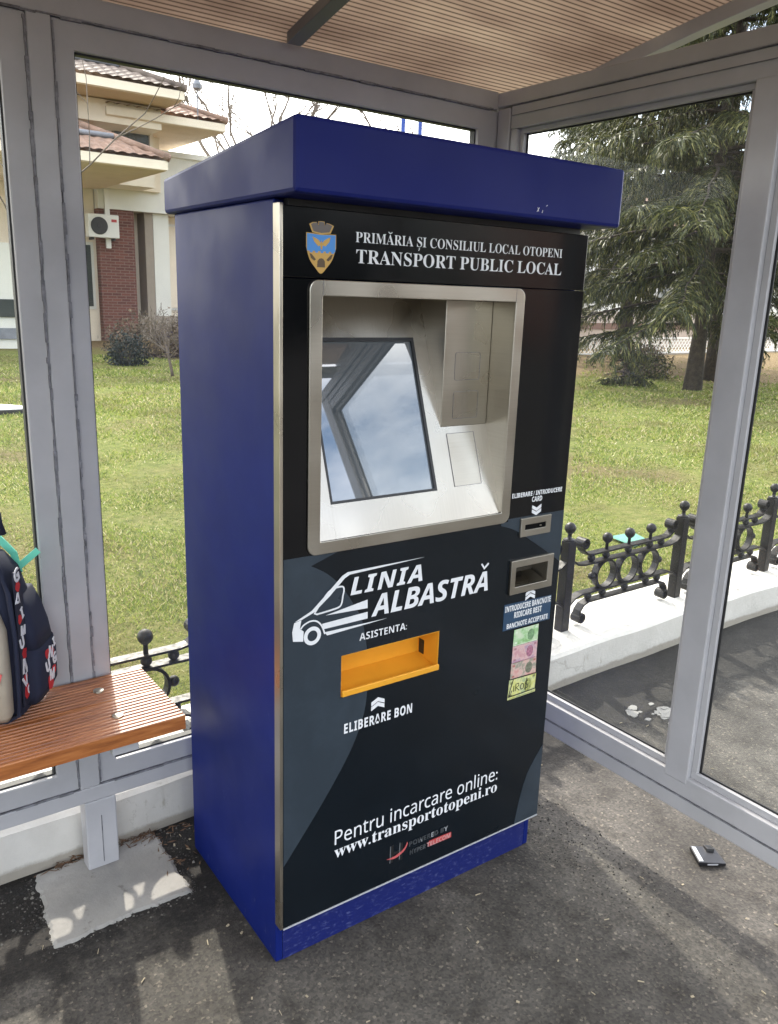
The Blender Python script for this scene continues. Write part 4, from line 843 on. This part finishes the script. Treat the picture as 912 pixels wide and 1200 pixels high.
# ------------------------------------------------------------------ trees
def branch_tube(path, rads, n=5):
    mb = MB(); mb.tube(path, rads, n); return mb
def merge(mbs):
    o = MB()
    for m_ in mbs: o.add(m_.v, m_.f)
    return o
def spruce(base, H, Rmax, z_first, seed, label, nlimb=120, lean=(0, 0), rt=.17, dens=1.0):
    rg = random.Random(seed); nr = np.random.default_rng(seed)
    t = tag(thing('spruce_tree', (*base, .03)), label, 'tree', 'spruce trees on the lawn')
    ax = lambda z: Vector((lean[0] * z / H, lean[1] * z / H, z))
    tp = [ax(H * k / 14) + Vector((rg.uniform(-.03, .03), rg.uniform(-.03, .03), 0)) * (k > 0) for k in range(15)]
    rr = [max(.015, rt * (1 - k / 14.5)) for k in range(15)]; rr[0] = rt * 1.35
    merge([branch_tube(tp, rr, 12)]).build('trunk', bark, t, 0, True)
    limbs = MB(); Vl = []; 
    for i in range(nlimb):
        z = z_first + (H * .97 - z_first) * (i / nlimb) ** 1.05 + rg.uniform(-.15, .15); az = i * 2.39996 + rg.uniform(-.5, .5)
        L_ = Rmax * max(0, 1 - z / H) ** .75 * rg.uniform(.65, 1.12) * (1 if z > 2.2 else .72); 
        if L_ < .25: continue
        dead = z < z_first + .9 and rg.random() < .55
        d = Vector((math.cos(az), math.sin(az), 0)); pts = []; up0 = rg.uniform(-.10, .22)
        for k in range(9):
            s = k / 8; dz = L_ * (up0 * s - .52 * s * s + .26 * s ** 3.2); pts.append(ax(z) + d * (L_ * s) + Vector((rg.uniform(-.04, .04), rg.uniform(-.04, .04), dz)))
        limbs.tube(pts, [max(.006, .034 * (1 - k / 8.6) * (L_ / Rmax + .3)) for k in range(9)], 5, False)
        side = Vector((-d.y, d.x, 0)); nt_ = int(L_ * 21 * dens)
        for j in range(nt_):
            s = .16 + .84 * (j + rg.random()) / nt_
            k = min(int(s * 8), 7); p = pts[k].lerp(pts[k + 1], s * 8 - k)
            if dead and rg.random() < .92: continue
            sg = 1 if j % 2 else -1; sl = (.24 + .42 * (1 - abs(s - .55))) * rg.uniform(.5, 1.1) * min(1, L_ / 2 + .3)
            out = (side * sg * rg.uniform(.5, 1) + d * rg.uniform(.3, .9)).normalized(); q = p; droop = rg.uniform(.5, 1.5)
            ns = max(2, int(sl / .10)); a = p
            for m_ in range(ns):
                dv = (out + Vector((0, 0, -droop * (m_ + .4) / ns * 1.5))).normalized(); b_ = a + dv * (sl / ns)
                for r_ in range(5):
                    w2 = dv.cross(Vector((nr.normal(), nr.normal(), nr.normal()))).normalized() * rg.uniform(.006, .012)
                    off = Vector((nr.normal(), nr.normal(), nr.normal())) * .028; tip = b_ + dv * .02 + off + Vector((0, 0, -rg.uniform(.0, .06)))
                    Vl.append((a + off * .3 - w2, a + off * .3 + w2, tip))
                if rg.random() < .6:     # hanging curtain shoots
                    hl_ = rg.uniform(.05, .17); hp = b_
                    for c_ in range(3):
                        h2 = hp + Vector((rg.uniform(-.02, .02), rg.uniform(-.02, .02), -hl_ / 3))
                        for r_ in range(3):
                            w2 = Vector((rg.uniform(-1, 1), rg.uniform(-1, 1), 0)).normalized() * rg.uniform(.006, .012); o3 = Vector((rg.uniform(-.02, .02), rg.uniform(-.02, .02), 0)); Vl.append((hp - w2 + o3, hp + w2 + o3, h2 + o3 + Vector((rg.uniform(-.03, .03), rg.uniform(-.03, .03), -.02))))
                        hp = h2
                a = b_
    limbs.build('limbs', bark, t, 0, True)
    V_ = np.array([[tuple(p) for p in tri] for tri in Vl], np.float32).reshape(-1, 3)
    np_mesh('foliage', V_, np.arange(len(V_)).reshape(-1, 3), needle_m, t); return t
spruce((12.14, 7.25), 15.5, 3.9, 1.25, 11, 'large drooping spruce with a bare lower trunk, nearest behind the right glass wall', 240, rt=.125)
spruce((17.2, 12.85), 17, 4.8, 1.45, 5, 'broad drooping spruce farther back, its trunk seen just right of the ticket machine', 200, rt=.19, dens=1.0)
spruce((14.6, 8.5), 13, 2.6, 1.5, 21, 'slim leaning spruce half hidden right behind the nearest spruce trunk', 80, (-.3, .4), rt=.12, dens=.8)
def small_spruce(base, H, r, seed, label):
    spruce(base, H, r, .08, seed, label, 46, rt=.035, dens=1.5)
small_spruce((11.6, 8.3), 1.25, .75, 31, 'young knee high spruce growing on the grass between the two big trunks')

def bare(base, H, seed, label, spread=.45, r0=.14, depth=5, group='leafless trees', name='bare_tree', lean=(0, 0), first=.38):
    rg = random.Random(seed); t = tag(thing(name, (*base, .03)), label, 'tree' if H > 3 else 'shrub', group); tr, br = MB(), MB()
    def grow(p, d, L_, r, lv, mb):
        pts = [p]; k = 5; dd = d
        for i in range(k):
            dd = (dd + Vector((rg.gauss(0, .10), rg.gauss(0, .10), rg.gauss(0.03, .07)))).normalized(); pts.append(pts[-1] + dd * L_ / k)
        mb.tube(pts, [max(.003, r * (1 - .42 * i / k)) for i in range(k + 1)], 7 if lv == 0 else 4, lv == 0)
        if lv >= depth: return
        for c in range(3 if lv else 5):
            i = rg.randint(2, k) if lv else rg.randint(3, k); a = rg.uniform(0, 6.28); nd = (dd + Vector((math.cos(a), math.sin(a), rg.uniform(-.25, .5))) * spread * rg.uniform(.8, 1.7)).normalized()
            grow(pts[i], nd, L_ * rg.uniform(.55, .82), r * .55, lv + 1, br)
    grow(Vector((0, 0, 0)), Vector((lean[0], lean[1], 1)).normalized(), H * first, r0, 0, tr)
    tr.build('trunk', twig, t, 0, True); br.build('branches', twig, t, 0, True); return t
bare((12.0, 25.0), 13, 3, 'tall leafless tree beyond the white annex, its crown above the ticket machine cap', .5, .16, 5)
bare((19.5, 27.0), 12, 8, 'leafless tree standing farther right, showing just left of the shelter corner', .55, .16, 5)
bare((1.55, 9.6), 6.4, 14, 'thin leafless tree hanging twigs in front of the tiled house roofs', .5, .022, 4, lean=(.10, 0), first=.5)
bare((4.62, 12.4), 1.75, 17, 'bare twiggy shrub beside the left edge of the ticket machine', .7, .03, 4, 'bare shrubs', 'bare_shrub', first=.3)
bare((16.2, 14.1), 1.1, 19, 'low bare shrub near the lattice fence', .8, .03, 4, 'bare shrubs', 'bare_shrub', first=.3)
def leafy(name, base, sx, sy, sz, nleaf, m_, label, cat, group=None, seed=1, size=.05):
    nr = np.random.default_rng(seed); t = tag(thing(name, (*base, .03)), label, cat, group)
    u = nr.normal(size=(nleaf, 3)); u /= np.linalg.norm(u, axis=1)[:, None]; rr = nr.uniform(.25, 1, nleaf) ** .5; lump = 1 + .22 * np.sin(u[:, 0] * 5 + seed) * np.sin(u[:, 1] * 4 + 2) + .1 * nr.normal(size=nleaf)
    c = u * (rr * lump)[:, None] * np.array([sx, sy, sz]); c[:, 2] = np.abs(c[:, 2] + sz * .55)
    a = nr.normal(size=(nleaf, 3)); a /= np.linalg.norm(a, axis=1)[:, None]; b_ = np.cross(a, nr.normal(size=(nleaf, 3))); b_ /= np.linalg.norm(b_, axis=1)[:, None]
    s = nr.uniform(.5, 1.2, nleaf)[:, None] * size; V_ = np.stack([c - a * s * .5, c + b_ * s * .3, c + a * s, c - b_ * s * .3], 1).reshape(-1, 3)
    np_mesh('foliage', V_.astype(np.float32), np.arange(len(V_)).reshape(-1, 4), m_, t)
    st = MB()
    for k in range(9): aa = 6.28 * k / 9; st.tube([(0, 0, -.03), (sx * .4 * math.cos(aa), sy * .4 * math.sin(aa), sz * .7), (sx * .7 * math.cos(aa), sy * .7 * math.sin(aa), sz * 1.2)], [.012, .008, .004], 4)
    st.build('stems', twig, t); return t
leafy('dark_shrub', (4.5, 14.4), .40, .36, .42, 2200, shrub_m, 'dark rounded shrub on the lawn in front of the brick pier', 'shrub', None, 4)
hedge_m = leaf_mat('wintry hedge twigs', [(0, (.07, .055, .04)), (.6, (.14, .105, .075)), (1, (.20, .15, .10))], .8, .1)
for k, x in enumerate((5.4, 6.5, 7.6, 8.7, 9.8)): leafy('hedge_shrub', (x, 16.2 + .15 * (k % 2)), .75, .55, .60, 2600, hedge_m, 'low brown leafless hedge bush along the foot of the white annex', 'hedge', 'brown hedge in front of the annex', 40 + k, .06)
for k, (x, y, s) in enumerate(((13.4, 9.2, .5), (14.2, 9.9, .6), (16.6, 11.7, .45), (15.6, 11.0, .5))): leafy('undergrowth_shrub', (x, y), s, s, s * .75, 1400, hedge_m if k % 2 else needle_m, 'low untidy shrub on the ground between the spruce trunks', 'shrub', 'undergrowth below the spruces', 60 + k, .05)

# ------------------------------------------------------------------ house
def tiled(mb, e0, e1, r0, r1, pitch=.24, row=.33, amp=.035):   # eave e0-e1, upper edge r0-r1
    e0, e1, r0, r1 = map(Vector, (e0, e1, r0, r1)); nrm = (e1 - e0).cross(r0 - e0).normalized(); nrm = nrm if nrm.z > 0 else -nrm
    nu = max(2, int((e1 - e0).length / pitch * 6)); slope = max((r0 - e0).length, (r1 - e1).length); nrow = max(1, int(slope / row)); nv = nrow * 3; Lx = (e1 - e0).length; v = []; f = []
    for j in range(nv + 1):
        t = j / nv; a, b_ = e0.lerp(r0, t), e1.lerp(r1, t); saw = (1 - (t * nrow) % 1.0) * .035
        for i in range(nu + 1):
            u = i / nu; q = a.lerp(b_, u); xx = (q - e0).dot((e1 - e0).normalized()); v.append(q + nrm * (amp * abs(math.sin(math.pi * xx / pitch)) + saw))
    for j in range(nv):
        for i in range(nu): f.append((j * (nu + 1) + i, j * (nu + 1) + i + 1, (j + 1) * (nu + 1) + i + 1, (j + 1) * (nu + 1) + i))
    return mb.add(v, f)
ho = tag(thing('house', (5.5, 22, 0)), 'cream house with stepped clay tile roofs, deep ochre eaves and a brick pier', 'house')
hp = lambda mb, n, m_, **k: part(mb, n, m_, ho, **k)
def hip(name, xa, xc, yf, yb_, z, over, pitch, tm, base_th=.20, gut=True, zs=None):   # eave corner at (xc,yf); roof runs left to xa and back to yb_
    d = over; zr = z + d * pitch; m_ = MB()
    tiled(m_, (xa, yf, z), (xc, yf, z), (xa, yf + d, zr), (xc - d, yf + d, zr)); tiled(m_, (xc, yf, z), (xc, yb_, z), (xc - d, yf + d, zr), (xc - d, yb_, zr)); r = hp(m_, name, tm)
    hpd = MB().tube([(xc, yf, z + .05), (xc - d, yf + d, zr + .06)], .09, 8); hpd.build('ridge_cap', tm, r, 0, True)
    sf = MB().box(xa, xc - .06, yf + .06, yb_, z - base_th - .02, z - .03); hp(sf, 'soffit', soffit)
    hp(MB().box(xa, xc - .03, yf + .02, yf + .059, z - base_th, z - .015).box(xc - .059, xc - .02, yf + .06, yb_, z - base_th, z - .015), 'fascia', cream)
    if gut:
        gl_ = xc - d * .55
        hp(MB().tube([(xa, yf + d * .48, z + d * .48 * pitch + .10), (gl_, yf + d * .48, z + d * .48 * pitch + .10)], .06, 8), 'snow_guard', gutter_m, smooth=True)
hip('roof', 2.0, 6.50, 17.0, 21.9, 4.20, 1.7, .45, tile_red)
hip('roof', 2.0, 7.55, 18.5, 23.0, 5.98, 2.2, .42, tile_dark)
hip('roof', 6.0, 9.05, 19.5, 24.7, 5.62, 1.2, .40, tile_red, gut=False)
hp(MB().box(1.5, 7.50, 20.6, 27, 4.02, 5.75), 'upper_wall', cream)
hp(MB().box(1.5, 7.35, 19.6, 20.59, 5.25, 5.74), 'eave_beam', cream)
wn = hp(MB().box(6.45, 7.40, 20.55, 20.605, 4.75, 5.35), 'window', taupe); MB().box(6.50, 7.36, 20.53, 20.549, 4.79, 5.32).build('pane', win_glass, wn)
hp(MB().box(7.52, 8.0, 21.5, 27, 4.02, 5.55), 'upper_wall', cream)
hp(MB().box(1.5, 6.34, 22.02, 27, 0, 4.0), 'wall', cream)
hp(MB().box(6.345, 7.31, 21.75, 22.6, 0, 3.50), 'brick_pier', brick)
wn = hp(MB().box(5.60, 6.25, 21.98, 22.018, .9, 2.65), 'window', white_wall); MB().box(5.68, 6.17, 21.95, 21.979, .98, 2.57).build('pane', win_glass, wn)
an = tag(thing('annex', (10, 22, 0)), 'low white flat roofed annex to the right of the brick pier', 'building')
ap = lambda mb, n, m_, **k: part(mb, n, m_, an, **k)
ap(MB().box(6.36, 13.5, 21.7, 28, 3.505, 5.08), 'parapet_wall', white_wall); ap(MB().box(7.315, 13.4, 22.5, 27.9, 0, 3.50), 'wall', cream); ap(MB().box(6.36, 13.6, 21.62, 21.699, 4.98, 5.12), 'coping', white_wall)
ap(MB().box(6.5, 6.62, 21.60, 21.69, 2.5, 4.0), 'downpipe', white_plastic)
ap(MB().box(7.66, 7.89, 21.9, 22.49, 0, 3.50), 'pillar', taupe); ap(MB().box(7.90, 8.34, 21.9, 22.49, 0, 3.50), 'pillar', white_wall)
ap(MB().box(7.40, 12.0, 21.8, 21.89, 0, .75), 'plinth_wall', taupe)
for x in (8.40, 9.8, 11.2):
    wn = ap(MB().box(x, x + 1.2, 22.44, 22.498, .9, 3.3), 'window', white_plastic); MB().box(x + .07, x + 1.13, 22.41, 22.439, .97, 3.23).build('pane', cream if x < 9 else win_glass, wn)
ac = tag(thing('air_conditioner', (6.38, 21.5, 2.75)), 'white outdoor air conditioner with a round black fan on the brick pier', 'air conditioner')
MB().box(-.40, .40, -.12, .16, 0, .58).build('casing', white_plastic, ac, .015)
fa = MB().lathe([(.22, 0), (.22, .012), (.20, .02), (.06, .02), (.05, .03), (.001, .03)], (0, 0, 0), 28)
fa.v = [(x - .12, -.121 - z, y + .29) for x, y, z in fa.v]; fa.build('fan_grille', dark_grill, ac, 0, False)
MB().box(.20, .34, -.1235, -.1205, .40, .47).build('badge', red_print, ac); MB().box(-.3, -.26, -.1, .25, -.06, -.001).box(.26, .3, -.1, .25, -.06, -.001).build('bracket', dark_grill, ac)
fl = thing('roof_lamp', (8.30, 19.6, 6.0)); tag(fl, 'small dark lamp head on a thin stalk at the roof corner', 'lamp')
MB().tube([(0, 0, -.5), (0, 0, .28)], .02, 6).build('stalk', gutter_m, fl); MB().lathe([(.02, .28), (.11, .33), (.12, .42), (.04, .55), (.005, .58)], n=10).build('lamp_head', gutter_m, fl)

# ------------------------------------------------------------------ far side of the lawn
wl = tag(thing('white_building', (3.4, 20, 0)), 'white low building with grey window bands at the far left edge', 'building')
part(MB().box(-2, 4.45, 19.6, 21.5, -.05, 2.4), 'wall', white_wall, wl)
part(MB().box(-1.5, 4.2, 19.55, 19.599, .75, 1.15), 'window_band', win_glass, wl); part(MB().box(-1.5, 4.2, 19.55, 19.599, .25, .5), 'window_band', gutter_m, wl)
sb = tag(thing('lawn_box', (1.42, 8.8, .03)), 'small flat black box with a pale top lying on the lawn at the far left', 'box')
MB().box(-.5, .14, -.12, .12, 0, .075).build('casing', black_plastic, sb, .01); MB().hexa([(-.5, -.11, .0752), (.12, -.11, .0752), (.12, .11, .0752), (-.5, .11, .0752)], [(-.48, -.09, .15), (.02, -.09, .085), (.02, .09, .085), (-.48, .09, .15)]).build('lid', white_plastic, sb, .004)
mp_ = tag(MB().hexa([(3.33, 1.60, .06), (3.52, 1.62, .06), (3.58, 1.80, .062), (3.36, 1.82, .062)], [(3.34, 1.61, .068), (3.51, 1.63, .066), (3.56, 1.79, .072), (3.37, 1.81, .070)]).build('plastic_sheet', mat('turquoise film', (.10, .26, .20), .95), None, .003), 'turquoise plastic scrap lying on the grass behind the iron fence', 'litter')
bw_ = tag(thing('boundary_wall', (24, 17.6, 0)), 'long pale pink boundary wall with a brown band beyond the spruces', 'wall')
wall_m = mat('pale pink render', (.44, .36, .30), .85, var=.05); part(MB().box(14, 52, 17.5, 17.75, 0, .66), 'wall', wall_m, bw_); part(MB().box(14, 52, 17.46, 17.79, .665, .86), 'brown_band', mat('brown coping', (.17, .10, .075), .8), bw_); part(MB().box(14, 52, 17.5, 17.75, .865, 1.25), 'upper_course', mat('pale upper render', (.47, .40, .35), .85), bw_)
lf = tag(thing('lattice_fence', (19, 14.6, .03)), 'low white lattice fence along the far edge of the lawn', 'fence')
lm = MB(); x0, x1 = 14.5, 30
for k in range(int((x1 - x0) / .16)):
    x = x0 + k * .16
    for s in (1, -1):
        a, b_ = (x, .12), (x + .34, .50)
        if s < 0: a, b_ = (x + .34, .12), (x, .50)
        stroke(lm, [a, b_], .03, y0=-.01 * s, y1=-.01 * s + .008)
lo = part(lm, 'lattice', white_plastic, lf)
for vtx in lo.data.vertices: vtx.co.y += 14.6
part(MB().box(x0, x1 + .3, 14.57, 14.64, .505, .55).box(x0, x1 + .3, 14.57, 14.64, .07, .115), 'rail', white_plastic, lf)
for k in range(8): part(MB().box(x0 + k * 2.2 - .04, x0 + k * 2.2 + .04, 14.65, 14.73, 0, .60), 'post', white_plastic, lf, bevel=.005)
part(MB().box(x0, x1 + .3, 14.5, 14.75, -.02, .065), 'kerb', taupe, lf)
fb = tag(thing('white_house', (32, 26, 0)), 'pale white house wall seen through the spruce branches', 'house')
part(MB().box(21, 48, 25, 34, 0, 4.9), 'wall', white_wall, fb); rf = MB(); tiled(rf, (20.5, 24.5, 4.9), (48.5, 24.5, 4.9), (20.5, 29.5, 7.4), (48.5, 29.5, 7.4), .5, .6); part(rf, 'roof', tile_red, fb)
for x in (24, 29, 34.5, 40): wn = part(MB().box(x, x + 1.4, 24.93, 24.998, 1.4, 3.0), 'window', white_plastic, fb); MB().box(x + .1, x + 1.3, 24.9, 24.929, 1.5, 2.9).build('pane', win_glass, wn)

st = tag(thing('added_street_house', (22, -26, 0)), 'added unseen red brick house across the street, put there to be mirrored in the dark front of the ticket machine', 'house')  # unseen house, added only to tint the reflections in the machine front
part(MB().box(20.5, 40, -34, -26, 0, 6.2), 'wall', brick, st); rf = MB(); tiled(rf, (40.6, -25.4, 6.2), (20, -25.4, 6.2), (40.6, -30, 9.0), (20, -30, 9.0), .5, .6); part(rf, 'roof', tile_red, st)
for x in (22, 27, 32, 37):
    for z in (1.0, 3.9):
        wn = part(MB().box(x, x + 1.5, -25.995, -25.92, z, z + 1.5), 'window', white_plastic, st); MB().box(x + .1, x + 1.4, -25.915, -25.90, z + .1, z + 1.4).build('pane', win_glass, wn)

ps = MB()
sp_ = []
for k in range(26):
    cx, cy = random.gauss(1.765, .055), random.gauss(.265, .035); rr = random.uniform(.004, .020) * (1.6 if k < 4 else 1); a0 = random.uniform(0, 6.28)
    sp_.append([(cx + rr * 1.5 * random.uniform(.5, 1.1) * math.cos(a0 + 6.283 * j / 7), cy + rr * random.uniform(.5, 1.1) * math.sin(a0 + 6.283 * j / 7)) for j in range(7)])
for pts in sp_:
    q = smooth_curve(pts + [pts[0]], 4)[:-1]; n = len(q); q = [(x + random.uniform(-.0015, .0015), y + random.uniform(-.0015, .0015)) for x, y in q]
    ps.add([(x, y, -.002 - .0001 * sp_.index(pts)) for x, y in q] + [(x, y, .0018 + .00012 * sp_.index(pts)) for x, y in q], [tuple(range(2 * n - 1, n - 1, -1))[::-1], tuple(range(n - 1, -1, -1))] + [(i, (i + 1) % n, (i + 1) % n + n, i + n) for i in range(n)])
tag(ps.build('mortar_splash', concrete_mat('dried mortar', (.26, .255, .24), (.18, .175, .165), (.10, .095, .085))), 'pale splashes of dried mortar on the dark asphalt outside the right glass wall', 'stain', None, 'stuff')

for k, (x, y, sx, sz) in enumerate(((7, -21, 2.6, 3.2), (11.5, -22, 2.4, 3.8), (16.5, -23, 2.7, 3.4))):  # unseen trees, added only to darken the reflections in the machine front
    leafy('added_street_tree', (x, y), sx, 2.2, sz, 3800, shrub_m, ('added unseen dark bushy tree for the machine reflections, farthest from the brick house', 'added unseen tall dark bushy tree for the machine reflections, between two others', 'added unseen dark bushy tree for the machine reflections, beside the brick house')[k], 'tree', 'unseen bushy trees added for the machine reflections', 80 + k, .42)
for px_, x, z in (('left', 6.88, 3.86), ('right', 7.19, 3.89)):
    fl_ = tag(thing('flag', (x, 9.0, .03)), 'narrow blue flag on a thin pole showing over the machine roof, ' + ('nearer the bare trees' if px_ == 'left' else 'nearer the shelter corner'), 'flag', 'blue flags behind the shelter')
    MB().tube([(-.03, 0, 0), (-.03, 0, z + .5)], .014, 8).build('pole', white_plastic, fl_, 0, True)
    cv = []; cf_ = []
    for j in range(9):
        for i in range(5): cv.append((-.014 + .02 * i + .006 * math.sin(j), .012 * math.sin(i * 1.6 + j * .5), z - .45 + .9 * j / 8))
    for j in range(8):
        for i in range(4): cf_.append((j * 5 + i, j * 5 + i + 1, j * 5 + i + 6, j * 5 + i + 5))
    o = MB().add(cv, cf_).build('cloth', mat('blue flag cloth', (.05, .10, .42), .8), fl_, 0, True); md = o.modifiers.new('t', 'SOLIDIFY'); md.thickness = .003
